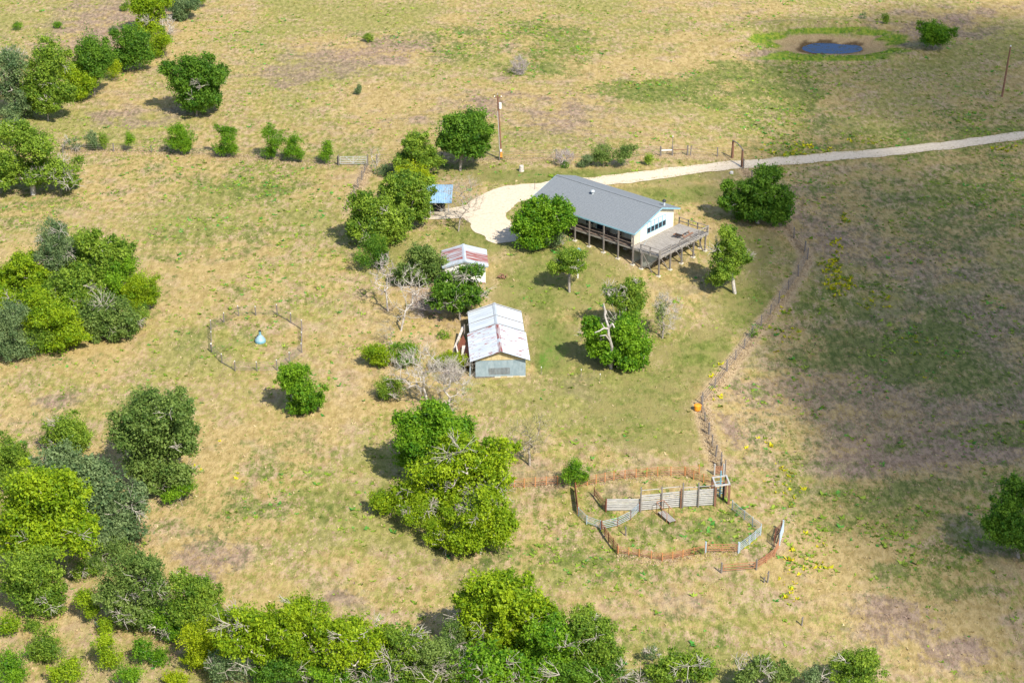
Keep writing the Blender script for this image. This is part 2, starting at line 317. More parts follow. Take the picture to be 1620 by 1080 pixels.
def ground_material():
    m = bpy.data.materials.new('pasture'); m.use_nodes = True; nt = m.node_tree; b = nt.nodes['Principled BSDF']
    b.inputs['Roughness'].default_value = .95; b.inputs['Specular IOR Level'].default_value = .05
    N = nt.nodes.new; Lk = nt.links.new
    tc = N('ShaderNodeTexCoord')
    def noise(s, d=4., st=(1, 1, 1), rgh=.6):
        mp = N('ShaderNodeMapping'); mp.inputs['Scale'].default_value = st; Lk(tc.outputs['Object'], mp.inputs[0])
        n = N('ShaderNodeTexNoise'); n.inputs['Scale'].default_value = s; n.inputs['Detail'].default_value = d; n.inputs['Roughness'].default_value = rgh
        Lk(mp.outputs[0], n.inputs['Vector']); return n.outputs['Fac']
    def mth(op, a, c):
        n = N('ShaderNodeMath'); n.operation = op
        for i, q in enumerate((a, c)):
            if isinstance(q, (int, float)): n.inputs[i].default_value = q
            else: Lk(q, n.inputs[i])
        return n.outputs[0]
    def ramp(f, lo, hi):
        n = N('ShaderNodeMapRange'); n.inputs['From Min'].default_value = lo; n.inputs['From Max'].default_value = hi
        n.interpolation_type = 'SMOOTHSTEP'; Lk(f, n.inputs['Value']); return n.outputs['Result']
    def mix(f, a, c):
        n = N('ShaderNodeMix'); n.data_type = 'RGBA'
        if isinstance(f, (int, float)): n.inputs[0].default_value = f
        else: Lk(f, n.inputs[0])
        for i, q in ((6, a), (7, c)):
            if isinstance(q, tuple): n.inputs[i].default_value = (*q, 1)
            else: Lk(q, n.inputs[i])
        return n.outputs[2]
    def att(nm):
        a = N('ShaderNodeAttribute'); a.attribute_name = nm; return a.outputs['Fac']
    big = noise(.045, 3); med = noise(.28, 5); sm = noise(1.7, 5, (1, .5, 1), rgh=.7); fine = noise(6.5, 4, (1, .5, 1), rgh=.75); stk = noise(.9, 4, (2.4, .22, 1))
    blot = noise(1.6, 4, (1, .5, 1), rgh=.7)
    def blend(nm, wgt, lo, hi):
        f = mth('ADD', att(nm), mth('ADD', mth('MULTIPLY', mth('SUBTRACT', med, .5), wgt), mth('MULTIPLY', mth('SUBTRACT', blot, .5), wgt)))
        f = mth('ADD', f, mth('MULTIPLY', mth('SUBTRACT', fine, .5), wgt*.8))
        return ramp(f, lo, hi)
    straw = mix(ramp(sm, .36, .64), (.305, .224, .088), (.425, .318, .148))
    pinkish = mix(ramp(sm, .36, .64), (.300, .210, .122), (.435, .322, .205))
    c = mix(ramp(mth('ADD', med, mth('MULTIPLY', mth('SUBTRACT', big, .5), .8)), .40, .62), straw, pinkish)
    olive = mix(ramp(sm, .36, .64), (.155, .176, .032), (.270, .262, .070))
    wild = ramp(mth('ADD', mth('ADD', blot, mth('MULTIPLY', mth('SUBTRACT', fine, .5), .9)), mth('MULTIPLY', mth('SUBTRACT', big, .5), 1.1)), .45, .59)
    c = mix(mth('MULTIPLY', wild, .78), c, olive)
    c = mix(mth('MULTIPLY', blend('straw', 1.2, .25, .8), .6), c, mix(ramp(fine, .3, .7), (.325, .240, .085), (.445, .340, .150)))
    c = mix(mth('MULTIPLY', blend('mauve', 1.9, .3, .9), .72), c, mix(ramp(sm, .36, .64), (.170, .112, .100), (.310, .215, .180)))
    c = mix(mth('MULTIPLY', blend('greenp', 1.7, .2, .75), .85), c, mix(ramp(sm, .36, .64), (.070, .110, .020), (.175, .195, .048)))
    c = mix(mth('MULTIPLY', blend('lawn', .9, .22, .75), .9), c, mix(ramp(mth('ADD', med, mth('MULTIPLY', mth('SUBTRACT', blot, .5), .6)), .38, .62), mix(ramp(sm, .36, .64), (.085, .125, .022), (.165, .190, .045)), (.235, .205, .075)))
    c = mix(mth('MULTIPLY', blend('lawn', .8, .85, 1.25), .9), c, (.085, .185, .022))
    c = mix(mth('MULTIPLY', blend('sand', 1.0, .35, .95), .8), c, mix(ramp(fine, .3, .7), (.33, .235, .13), (.50, .375, .23)))
    c = mix(mth('MULTIPLY', blend('pondgrass', .3, .15, .45), .95), c, mix(ramp(sm, .36, .64), (.080, .175, .014), (.225, .265, .030)))
    c = mix(mth('MULTIPLY', ramp(att('mud'), .2, .8), .9), c, mix(ramp(fine, .3, .7), (.30, .20, .10), (.42, .31, .17)))
    c = mix(mth('MULTIPLY', ramp(att('wet'), .1, .9), .92), c, mix(ramp(fine, .3, .7), (.060, .038, .018), (.13, .085, .042)))
    val = mth('ADD', .44, mth('ADD', mth('MULTIPLY', fine, .55), mth('ADD', mth('MULTIPLY', stk, .34), mth('MULTIPLY', sm, .22))))
    mv = N('ShaderNodeMix'); mv.data_type = 'RGBA'; mv.blend_type = 'MULTIPLY'; mv.inputs[0].default_value = 1
    Lk(c, mv.inputs[6]); Lk(val, mv.inputs[7]); Lk(mv.outputs[2], b.inputs['Base Color'])
    bp = N('ShaderNodeBump'); bp.inputs['Strength'].default_value = .9; bp.inputs['Distance'].default_value = .18
    Lk(mth('ADD', mth('MULTIPLY', fine, .5), mth('MULTIPLY', sm, .9)), bp.inputs['Height']); Lk(bp.outputs[0], b.inputs['Normal'])
    return m
gme = npmesh('ground', np.stack([GX.ravel(), GY.ravel(), GZ.ravel()], 1), gf, ground_material(), smooth=True)
pr = pond_r(GX, GY).ravel()
mud = (1-sstep(.55, .72, pr+.12*(vnoise(GX.ravel()/2, GY.ravel()/2, 3)-.5)))
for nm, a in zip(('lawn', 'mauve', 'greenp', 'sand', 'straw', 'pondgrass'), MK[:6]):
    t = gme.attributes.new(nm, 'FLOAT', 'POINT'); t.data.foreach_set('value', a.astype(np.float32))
t = gme.attributes.new('mud', 'FLOAT', 'POINT'); t.data.foreach_set('value', mud.astype(np.float32))
wet = 1-sstep(.34, .50, pr+.22*(vnoise(GX.ravel()/1.3, GY.ravel()/1.3, 4)-.5))
t = gme.attributes.new('wet', 'FLOAT', 'POINT'); t.data.foreach_set('value', wet.astype(np.float32))
tag(link('ground', gme), kind='structure')

# pond water, lying in its basin
m = bpy.data.materials.new('pond_water'); m.use_nodes = True; b = m.node_tree.nodes['Principled BSDF']
b.inputs['Base Color'].default_value = (.010, .045, .14, 1); b.inputs['Roughness'].default_value = .06; b.inputs['Specular IOR Level'].default_value = .2
tcw = m.node_tree.nodes.new('ShaderNodeTexCoord'); nw = m.node_tree.nodes.new('ShaderNodeTexNoise'); nw.inputs['Scale'].default_value = .9; nw.inputs['Detail'].default_value = 6; nw.inputs['Roughness'].default_value = .7
m.node_tree.links.new(tcw.outputs['Object'], nw.inputs['Vector'])
rw = m.node_tree.nodes.new('ShaderNodeValToRGB'); rw.color_ramp.elements[0].position = .50; rw.color_ramp.elements[1].position = .64; rw.color_ramp.elements[0].color = (.006, .030, .105, 1); rw.color_ramp.elements[1].color = (.060, .070, .055, 1)
m.node_tree.links.new(nw.outputs['Fac'], rw.inputs[0]); m.node_tree.links.new(rw.outputs[0], b.inputs['Base Color'])
rg_ = m.node_tree.nodes.new('ShaderNodeMapRange'); rg_.inputs['From Min'].default_value = .48; rg_.inputs['From Max'].default_value = .64; rg_.inputs['To Min'].default_value = .05; rg_.inputs['To Max'].default_value = .5
m.node_tree.links.new(nw.outputs['Fac'], rg_.inputs['Value']); m.node_tree.links.new(rg_.outputs['Result'], b.inputs['Roughness'])
nn = m.node_tree.nodes.new('ShaderNodeTexNoise'); nn.inputs['Scale'].default_value = 3; bb = m.node_tree.nodes.new('ShaderNodeBump'); bb.inputs['Strength'].default_value = .08
m.node_tree.links.new(nn.outputs['Fac'], bb.inputs['Height']); m.node_tree.links.new(bb.outputs[0], b.inputs['Normal'])
wz = float(H(PX+4.9, PY)); n = 96
vs = [(PX, PY, wz)]+[(PX+7.5*math.cos(2*math.pi*k/n), PY+5.2*math.sin(2*math.pi*k/n), wz) for k in range(n)]
wb = MB(); wb.add(vs, [(0, 1+k, 1+(k+1) % n) for k in range(n)]); tag(wb.build('pond_water', m), kind='structure')

# gravel driveway
M['gravel'] = mat('pale_caliche_gravel', (.47, .385, .285), .95, (.62, .53, .41), 3.5, 9, bump=.5, lo=.3, hi=.62)
def strip(name, pts, dz, seed, cells=9):
    Pw = [(P(u, v), wd) for u, v, wd in pts]; ctr = []
    for i in range(len(Pw)-1):
        a, b = Pw[i][0], Pw[i+1][0]; k = max(2, int((b-a).length/.5))
        a0 = Pw[max(0, i-1)][0]; b1 = Pw[min(len(Pw)-1, i+2)][0]
        for j in range(k):
            t = j/k
            q = .5*((2*a)+(b-a0)*t+(2*a0-5*a+4*b-b1)*t*t+(3*a-a0-3*b+b1)*t**3)
            ctr.append((q, Pw[i][1]*(1-t)+Pw[i+1][1]*t))
    ctr.append(Pw[-1]); C = np.array([[c.x, c.y] for c, _ in ctr]); W = np.array([q for _, q in ctr])
    T = np.gradient(C, axis=0); T /= np.linalg.norm(T, axis=1)[:, None]+1e-9; Nn = np.stack([-T[:, 1], T[:, 0]], 1)
    s = np.arange(len(C))*.5
    l = W/2*(.86+.34*vnoise(s/1.6, s*0+seed, seed)+.14*vnoise(s*1.4, s*0, seed+1)); r = W/2*(.86+.34*vnoise(s/1.6, s*0+seed+7, seed)+.14*vnoise(s*1.4, s*0, seed+2))
    V = []
    for j in range(cells+1):
        f = j/cells; q = C+Nn*((-r)*(1-f)+l*f)[:, None]
        V.append(np.stack([q[:, 0], q[:, 1], H(q[:, 0], q[:, 1])+dz-.0*abs(f-.5)], 1))
    V = np.stack(V, 1); k = len(C); ii = np.arange(k*(cells+1)).reshape(k, cells+1)
    F = np.stack([ii[:-1, :-1], ii[1:, :-1], ii[1:, 1:], ii[:-1, 1:]], -1).reshape(-1, 4)[:, ::-1]
    return npmesh(name, V.reshape(-1, 3), F, M['gravel'], smooth=True), C
me, DRC = strip('driveway', [(1720,203,2.5),(1640,211,2.5),(1560,222,2.4),(1500,230,2.4),(1400,241,2.4),(1300,250,2.5),(1200,258,2.4),(1120,266,2.6),(1040,276,2.7),(960,286,2.8),(900,293,3.0),(850,300,3.6),(800,310,4.6),(775,324,4.7),(769,340,4.4),(780,358,3.9),(795,374,3.4),(800,384,2.0)], .05, 3)
tag(link('driveway', me), kind='structure')
me, DR2 = strip('parking_pad', [(778,326,3.5),(740,334,3.0),(710,338,2.8),(680,340,2.6),(655,341,2.2)], .075, 13)
tag(link('parking_pad', me), kind='structure')

# ------------------------------------------------------------------ trees
def skeleton(base, targets, top, r_tip, jit, step=.9):
    """branches that grow from the trunk to every target; returns points, parents and radii"""
    pts = [np.array(base)]; par = [-1]
    tv = np.array(top)-pts[0]; k = max(3, int(np.linalg.norm(tv)/step))
    for i in range(1, k+1):
        q = pts[0]+tv*i/k+rng.normal(0, jit*.5, 3)*(.5 if i < k else 0); pts.append(q); par.append(len(pts)-2)
    first = max(1, k//2)
    T = sorted(targets, key=lambda t: np.linalg.norm(np.array(t)-pts[k]))
    for t in T:
        t = np.array(t); A = np.array(pts[first:]); d = np.linalg.norm(A-t, axis=1)
        d = d+np.where(A[:, 2] > t[2]+.3, (A[:, 2]-t[2])*1.2, 0)
        j = int(np.argmin(d))+first; a = pts[j]; ln = np.linalg.norm(t-a); n = max(1, int(ln/step)); p = j
        for i in range(1, n+1):
            f = i/n; q = a+(t-a)*f+rng.normal(0, jit, 3)*(1 if i < n else .2); q[2] += .12*ln*math.sin(math.pi*f)
            pts.append(q); par.append(p); p = len(pts)-1
    cnt = np.zeros(len(pts))
    hasc = np.zeros(len(pts), bool); hasc[[q for q in par if q >= 0]] = True; cnt[~hasc] = 1
    for i in range(len(pts)-1, 0, -1): cnt[par[i]] += cnt[i]
    return np.array(pts), np.array(par), r_tip*np.maximum(cnt, 1)**.5
def branch_mesh(pts, par, rad, sides=4):
    a = par[1:]; A = pts[a]; B = pts[1:]; ra = np.minimum(rad[a], rad[1:]*1.5); rb = rad[1:]
    d = B-A; d /= np.linalg.norm(d, axis=1)[:, None]+1e-9
    s = np.cross(d, np.array([.31, .17, .93])); s /= np.linalg.norm(s, axis=1)[:, None]+1e-9; u = np.cross(d, s)
    V = []
    for p, r in ((A, ra), (B, rb)):
        for k in range(sides):
            t = 2*math.pi*k/sides; V.append(p+(s*math.cos(t)+u*math.sin(t))*r[:, None])
    V = np.stack(V, 1); n = len(A); base = np.arange(n)[:, None]*2*sides
    F = np.stack([np.stack([base[:, 0]+k, base[:, 0]+(k+1) % sides, base[:, 0]+sides+(k+1) % sides, base[:, 0]+sides+k], 1) for k in range(sides)], 1)
    return V.reshape(-1, 3), F.reshape(-1, 4)
def leaf_cards(c, nrm, half, tint):
    n = len(c); q = nrm+rng.normal(0, 1.0, (n, 3)); q /= np.linalg.norm(q, axis=1)[:, None]+1e-9
    s = np.cross(q, rng.normal(0, 1, (n, 3))); s /= np.linalg.norm(s, axis=1)[:, None]+1e-9; u = np.cross(q, s)
    h = half*rng.uniform(.6, 1.35, (n, 1)); k = h*rng.uniform(.45, .8, (n, 1))
    V = np.stack([c-s*h-u*k*.7, c+s*h*rng.uniform(.5, 1.1, (n, 1))-u*k*.6, c+u*k*1.5+s*h*rng.uniform(-.4, .4, (n, 1))], 1)
    return V.reshape(-1, 3), np.arange(3*n).reshape(n, 3), np.repeat(tint, 3)
TREES = []
def tree(base, lobes, sp, label, name='leafy_tree', cat='tree', dens=1., twigs=0, leaf=.17, bark='bark', depth=.9, group=None, trunk_r=None, clump=None):
    B = P(*base); S = scale_at(B); root = empty(name, B); tag(root, label, cat, group)
    Lw = []
    wpx = max(e[0]+e[2] for e in lobes)-min(e[0]-e[2] for e in lobes); cx = sum(e[0] for e in lobes)/len(lobes)
    half = .5*wpx/S
    for i, (u, v, rx, ry) in enumerate(lobes):
        off = abs(u-cx)/max(wpx*.5, 1); mx = half*depth*math.sqrt(max(0, 1-off*off))-.55*rx/S
        oy = 0 if len(lobes) == 1 else (random.uniform(-.9, .9)*max(mx, 0))
        oy *= .75; gk = 1.2 if group and ('thicket' in group or 'grove' in group or 'clump' in group or 'row left' in group) else 1.08; rx *= gk; ry *= gk
        c = at_depth(u, v, B.y+oy)
        rz = ry/S*1.18
        r = np.array([rx/S, .5*(rx+ry)/S*depth*1.05, rz])
        zmin = float(H(c.x, c.y))+.25*r[2]
        cc = np.array([c.x, c.y, max(c.z, zmin)]); Lw.append((cc, r))
        if len(lobes) > 1 and mx > .8:      # the far side of the crown
            cb = np.array(at_depth(u+random.uniform(-.2, .2)*rx, v+.2*ry, B.y-oy+random.uniform(-.2, .2)*mx))
            cb[2] = max(cb[2], float(H(cb[0], cb[1]))+.25*r[2]); Lw.append((cb, r*.8))
    LC, LN, LT = [], [], []; bc = np.array([B.x, B.y, B.z])
    tops = []; big = Lw; Lw2 = []
    for c, r in Lw:                     # every limb carries several smaller tufts of uneven size
        if np.mean(r) < .55: Lw2.append((c, r)); continue
        if half < 1.6: Lw2.append((c, r*.9))
        k = 9 if np.mean(r) > 1.3 else 6
        for j in range(3 if np.mean(r) > 1.0 else 1):      # stray sprays that break the outline
            d = rng.normal(0, 1, 3); d[2] = abs(d[2])*.8; d /= np.linalg.norm(d); q = c+d*r*rng.uniform(.92, 1.16)
            q[2] = max(q[2], float(H(q[0], q[1]))+.2); Lw2.append((q, r*rng.uniform(.15, .27)))
        for j in range(k):
            d = rng.normal(0, 1, 3); d /= np.linalg.norm(d); d[2] = d[2]*.8+.12
            q = c+d*r*rng.uniform(.30, .76); rq = r*rng.uniform(.36, .58)*np.array([1., 1., 1.05])
            q[2] = max(q[2], float(H(q[0], q[1]))+.3*rq[2]); Lw2.append((q, rq))
    for c, r in Lw2:
        rm = float(np.mean(r)); cs = clump or min(.46, max(.15, .36*rm)); area = 4*math.pi*rm*rm
        nc = max(5, int(area/(cs*cs*2.3)*dens)); per = 10
        dirs = rng.normal(0, 1, (nc, 3)); dirs /= np.linalg.norm(dirs, axis=1)[:, None]
        dirs = dirs[(dirs[:, 2] > -.55) | (rng.random(nc) < .35)]; nc = len(dirs)
        rr = rng.uniform(.3, 1., nc)**.6*np.clip(1+.22*rng.normal(0, 1, nc), .55, 1.55)
        cc = c+dirs*r*rr[:, None]
        tc = np.clip(.5+rng.normal(0, .14)+rng.normal(0, .22, nc)+.25*(vnoise(cc[:, 0]/1.4, cc[:, 1]/1.4+cc[:, 2]/1.4, 4)-.5)*2, 0, 1)
        up = dirs*np.array([.8, .8, .6])+np.array([0, 0, .55]); lc = np.repeat(cc, per, 0)+rng.normal(0, cs*.55, (nc*per, 3))+np.repeat(up, per, 0)*(np.abs(rng.normal(0, 1, (nc*per, 1)))*cs*.75)
        LC.append(lc); LN.append(np.repeat(dirs*np.array([.8, .8, 1])+np.array([0, 0, .45]), per, 0)); LT.append(np.clip(np.repeat(tc, per)+rng.normal(0, .17, nc*per), 0, 1))
        tops.append(c)
    LC = np.concatenate(LC); LN = np.concatenate(LN); LT = np.concatenate(LT)
    zg = H(LC[:, 0], LC[:, 1])+.05; LC[:, 2] = np.maximum(LC[:, 2], zg)
    if twigs >= 2:                      # bare grey branchlets that break through the leaves
        ns = int(1.6*twigs*max(1, half/2.2)); SP = []; PR = []; RD = []; keepm = np.ones(len(LC), bool)
        pp = [np.zeros(3)]; pr = [-1]; rd = [.01]
        for _ in range(ns):
            c, r = big[int(rng.integers(len(big)))]; d = rng.normal(0, 1, 3); d[1] -= .7; d[2] = abs(d[2])*.8; d /= np.linalg.norm(d)
            o = c+d*r*rng.uniform(.45, .75); e = c+d*r*rng.uniform(.85, 1.05); R_ = rng.uniform(.5, 1.)*min(1.2, .35*half+.2)
            keepm &= (np.linalg.norm(LC-e, axis=1) > R_*.8) | (rng.random(len(LC)) < .35)
            pp.append(o-bc); pr.append(0); rd.append(.04); a = len(pp)-1
            for _k in range(int(rng.integers(4, 8))):
                q = d+rng.normal(0, .6, 3); q[2] = q[2]*.7+.2; q /= np.linalg.norm(q); m = o+q*R_*.8
                pp.append(m-bc); pr.append(a); rd.append(.024); b_ = len(pp)-1
                for _j in range(3):
                    q2 = q+rng.normal(0, .5, 3); q2 /= np.linalg.norm(q2); pp.append(m+q2*R_*rng.uniform(.5, 1.)-bc); pr.append(b_); rd.append(.014)
        LC, LN, LT = LC[keepm], LN[keepm], LT[keepm]
        pr = np.array(pr); roots = pr[1:] == 0; V, F = branch_mesh(np.array(pp), pr, np.array(rd), 3)
        V = V.reshape(-1, 6, 3)[~roots]; F = np.arange(len(V))[:, None, None]*6+F.reshape(-1, 3, 4)[:1]
        tw = link('twigs', npmesh('twigs', V.reshape(-1, 3), F.reshape(-1, 4), M['twiggrey']), root); tw['kind'] = 'stuff'
    lh = leaf*.68*min(1.1, max(.6, half/3.0))
    V, F, T = leaf_cards(LC, LN, lh, LT)
    V = V-bc
    cr = link('crown', npmesh('crown', V, F, LEAF[sp], T), root)
    tg = []
    for c, r in Lw:
        tg.append(c-np.array([0, 0, .2*r[2]]))
        for _ in range(3+twigs):
            d = rng.normal(0, 1, 3); d /= np.linalg.norm(d); d[2] = abs(d[2])*.9-.15; tg.append(c+d*r*(rng.uniform(.5, .9)))
    top = np.mean([c for c, r in Lw], 0); top[0] = .5*top[0]+.5*B.x; top[1] = .5*top[1]+.5*B.y; top[2] = B.z+.55*max(.6, top[2]-B.z)
    pts, par, rad = skeleton(bc-np.array([0, 0, .15]), tg, top, .021*min(1.4, max(.5, half/3.5)), .05*min(1.5, half/3), 1.25)
    if trunk_r: rad = rad*(1+(max(1., min(2.6, trunk_r/rad[0]))-1)*(rad/rad[0])**1.5)
    rad = np.minimum(rad, .13*half+.03)
    V, F = branch_mesh(pts, par, rad, 4)
    link('trunk', npmesh('trunk', V-bc, F, M[bark], smooth=True), root)
    TREES.append((B.x, B.y, half)); return root
def bare(base, lobes, label, twig='twig', name='bare_tree', cat='tree', n=90, tip=.016, sub=5, bark=None, lean=0, tophi=.5, group=None):
    B = P(*base); S = scale_at(B); root = empty(name, B); tag(root, label, cat, group); bc = np.array(B)
    tg = []; sub_t = []
    for u, v, rx, ry in lobes:
        c = np.array(at_depth(u, v, B.y)); r = np.array([rx/S, rx/S*.9, ry/S/.9])
        for _ in range(int(n*1.35)//len(lobes)):
            d = rng.normal(0, 1, 3); d /= np.linalg.norm(d); q = c+d*r*rng.uniform(.45, 1.0)
            q[2] = max(q[2], float(H(q[0], q[1]))+.2); tg.append(q)
    tg = np.array(tg); top = tg.mean(0); top = bc+(top-bc)*tophi; top[0] += lean
    pts, par, rad = skeleton(bc-np.array([0, 0, .15]), list(tg), top, tip*.8, .055, .7)
    V, F = branch_mesh(pts, par, np.minimum(rad, .22), 5)
    link('trunk', npmesh('trunk', V-bc, F, M[bark or twig], smooth=True), root)
    k = len(tg)*sub; st = np.repeat(tg, sub, 0)
    d = rng.normal(0, 1, (k, 3)); d[:, 2] = d[:, 2]*.6+.5; d /= np.linalg.norm(d, axis=1)[:, None]
    out = st-bc-(top-bc)*.8; out /= np.linalg.norm(out, axis=1)[:, None]+1e-9; d = d+out*.8; d /= np.linalg.norm(d, axis=1)[:, None]
    L = rng.uniform(.3, .95, (k, 1))*min(1, 1.2*np.mean([e[2] for e in lobes])/S/2.2); en = st+d*L; mid = st+d*L*.5+rng.normal(0, .05, (k, 3))
    AP = np.concatenate([st, mid, en]); pr = np.concatenate([np.arange(k), np.arange(k)+k]); s2 = np.concatenate([mid, en])
    pp = np.concatenate([[[0, 0, 0]], AP]); par2 = np.concatenate([[0], np.zeros(k, int), np.arange(k)+1, np.arange(k)+k+1])
    rd = np.concatenate([[.01], np.full(k, tip*.66), np.full(k, tip*.52), np.full(k, tip*.32)])
    keep = slice(k, None)
    V, F = branch_mesh(pp, par2, rd, 3); nb = len(pp)-1
    V = V.reshape(nb, -1, 3)[k:]; F = F.reshape(nb, 3, 4)[k:]-k*6
    tw = link('twigs', npmesh('twigs', V.reshape(-1, 3)-bc, F.reshape(-1, 4), M[twig]), root); tw['kind'] = 'stuff'
    return root
def snag(base, top, r, label, arms=()):
    B = P(*base); root = empty('dead_snag', B); tag(root, label, 'dead tree'); bc = np.array(B); S = scale_at(B)
    def pt(u, v, d=0): return np.array(at_depth(u, v, B.y+d))-bc
    t = MB(); a = pt(*top); m = a*.5+np.array([.08, .05, 0])
    t.tube((0, 0, -.1), m, r, r*.8, 7); t.tube(m, a, r*.8, r*.35, 7); t.build('trunk', M['palebark'], root)
    for p in arms:
        q = [pt(*e) for e in p]; b = MB()
        for i in range(len(q)-1): b.tube(q[i], q[i+1], r*(.55-.13*i), r*(.45-.13*i), 6)
        b.build('limb', M['palebark'], root)
    return root

# ------------------------------------------------------------------ house on stilts
def SH(name): return name
hx = (.757, -.654); HZ = math.atan2(-.654, .757)
G = P(1002.2, 419.4); FL = 2.05
house = tag(empty('ranch_house', G, HZ), 'long cream house on stilts with a blue-grey shingle roof', 'house')
def gl(x, y):
    X = G.x+x*.757+y*.654; Y = G.y-x*.654+y*.757
    return float(H(X, Y))-G.z
RL, RT, FT = 15.15, 4.94, 8.39; E0 = FL+1.66; RZ = FL+3.24; E1 = FL+2.12
def slab(x0, x1, y0, z0, y1, z1, th):
    return MB().prism([(x0, y0, z0), (x0, y1, z1), (x0, y1, z1-th), (x0, y0, z0-th)], (x1-x0, 0, 0))
roof = slab(-RL, 0, 0, E0, RT-.003, RZ, .10).build('roof', M['shingle'], house)
slab(-RL, 0, RT+.003, RZ-.002, FT, E1, .10).build('roof', M['shingle'], house)
MB().beam((-RL-.01, RT, RZ+.012), (.01, RT, RZ+.012), .32, .03).build('ridge_cap', M['shingle'], roof)
# shingle courses, real but too fine to pick apart
sh = MB()
for y0, z0, y1, z1 in ((0, E0, RT, RZ), (FT, E1, RT, RZ)):
    nC = int(abs(y1-y0)/.2)
    for i in range(nC):
        a, c = i/nC, (i+1)/nC
        ya, za, yb, zb = y0+(y1-y0)*a, z0+(z1-z0)*a, y0+(y1-y0)*c, z0+(z1-z0)*c
        sh.add([(-RL, ya, za+.020), (0, ya, za+.020), (0, yb, zb+.004), (-RL, yb, zb+.004), (-RL, ya, za+.002), (0, ya, za+.002)], [(0, 1, 2, 3) if y1 > y0 else (3, 2, 1, 0), (4, 5, 1, 0) if y1 > y0 else (0, 1, 5, 4)])
tag(sh.build('shingle_course', M['shingle'], roof), kind='stuff')
f = MB(); f.beam((-RL, -.022, E0-.08), (0, -.022, E0-.07), .04, .15); f.build('fascia', M['bluetrim'], house)
f = MB(); f.beam((-RL, FT+.022, E1-.08), (0, FT+.022, E1-.07), .04, .15); f.build('fascia', M['bluetrim'], house)
for x in (.022, -RL-.022):
    for y0, z0, y1, z1 in ((0, E0, RT, RZ), (RT, RZ, FT, E1)):
        f = MB(); f.beam((x, y0, z0-.07), (x, y1, z1-.07), .04, .15); f.build('barge_board', M['bluetrim'], house)
WX = -.42          # gable wall
def rz(y): return (E0+(RZ-E0)*y/RT if y < RT else RZ+(E1-RZ)*(y-RT)/(FT-RT))-.105
PW = 1.65; BW = 7.75
def gable(x, th, y0, y1, z0, nm, mt):
    ys = [y0]+([RT] if y0 < RT < y1 else [])+[y1]
    p = [(x, y0, z0), (x, y1, z0)]+[(x, y, rz(y)) for y in reversed(ys)]
    return MB().prism(p, (-th, 0, 0)).build(nm, mt, house)
wall = gable(WX, .12, PW+.003, BW, FL, 'wall', M['cream'])
gable(-RL+.5, .12, PW, BW, FL, 'wall', M['cream'])
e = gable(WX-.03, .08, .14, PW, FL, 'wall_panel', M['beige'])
MB().box(WX-.14-.0, WX+.012, PW-.05, PW+.045, FL, rz(PW)-.02).build('corner_trim', M['cream'], house)
# siding sheets: thin vertical battens that catch the light
for k in range(1, 5):
    y = PW+k*1.22
    MB().box(WX+.001, WX+.008, y-.012, y+.012, FL+.02, rz(y)-.03).build('batten', M['cream'], wall)
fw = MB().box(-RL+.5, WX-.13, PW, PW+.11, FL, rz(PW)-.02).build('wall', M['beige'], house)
bw = MB().box(-RL+.5, WX-.13, BW-.12, BW-.005, FL, rz(BW)-.02).build('wall', M['cream'], house)
# window bank in the gable: five double-hung windows
W0, WW, WZ0, WZ1 = 2.78, .70, FL+.62, FL+2.02
fr = MB()
for k in range(5):
    y = W0+k*WW
    wf = MB()
    wf.box(WX+.001, WX+.06, y, y+.05, WZ0, WZ1); wf.box(WX+.001, WX+.06, y+WW-.05, y+WW-.002, WZ0, WZ1)
    wf.box(WX+.001, WX+.06, y+.05, y+WW-.05, WZ0, WZ0+.06); wf.box(WX+.001, WX+.06, y+.05, y+WW-.05, WZ1-.06, WZ1)
    wf.box(WX+.001, WX+.05, y+.05, y+WW-.05, (WZ0+WZ1)/2-.03, (WZ0+WZ1)/2+.03)
    wo = wf.build('window', M['bluetrim'], house)
    MB().box(WX+.001, WX+.02, y+.05, y+WW-.05, WZ0+.06, (WZ0+WZ1)/2-.03).build('pane', M['glass'], wo)
    MB().box(WX+.001, WX+.025, y+.05, y+WW-.05, (WZ0+WZ1)/2+.03, WZ1-.06).build('pane', M['screen'], wo)
# porch side: doors and windows under the eave
for x, wd, dk, nm in ((-2.2, .9, 1, 'window'), (-3.7, .9, 1, 'window'), (-5.6, 1.9, 0, 'door'), (-7.9, .9, 1, 'window'), (-10.2, 1.0, 0, 'door'), (-12.4, .9, 1, 'window')):
    z0 = FL+(.55 if dk else .03); z1 = FL+1.75
    d = MB(); d.box(x-wd/2, x-wd/2+.07, PW-.06, PW-.001, z0, z1); d.box(x+wd/2-.07, x+wd/2, PW-.06, PW-.001, z0, z1); d.box(x-wd/2+.07, x+wd/2-.07, PW-.06, PW-.001, z1-.07, z1)
    if dk: d.box(x-wd/2+.07, x+wd/2-.07, PW-.06, PW-.001, z0, z0+.07)
    d = d.build(nm, M['bluetrim'], house)
    MB().box(x-wd/2+.07, x+wd/2-.07, PW-.03, PW-.001, z0+(.07 if dk else 0), z1-.07).build('pane', M['glass'], d)
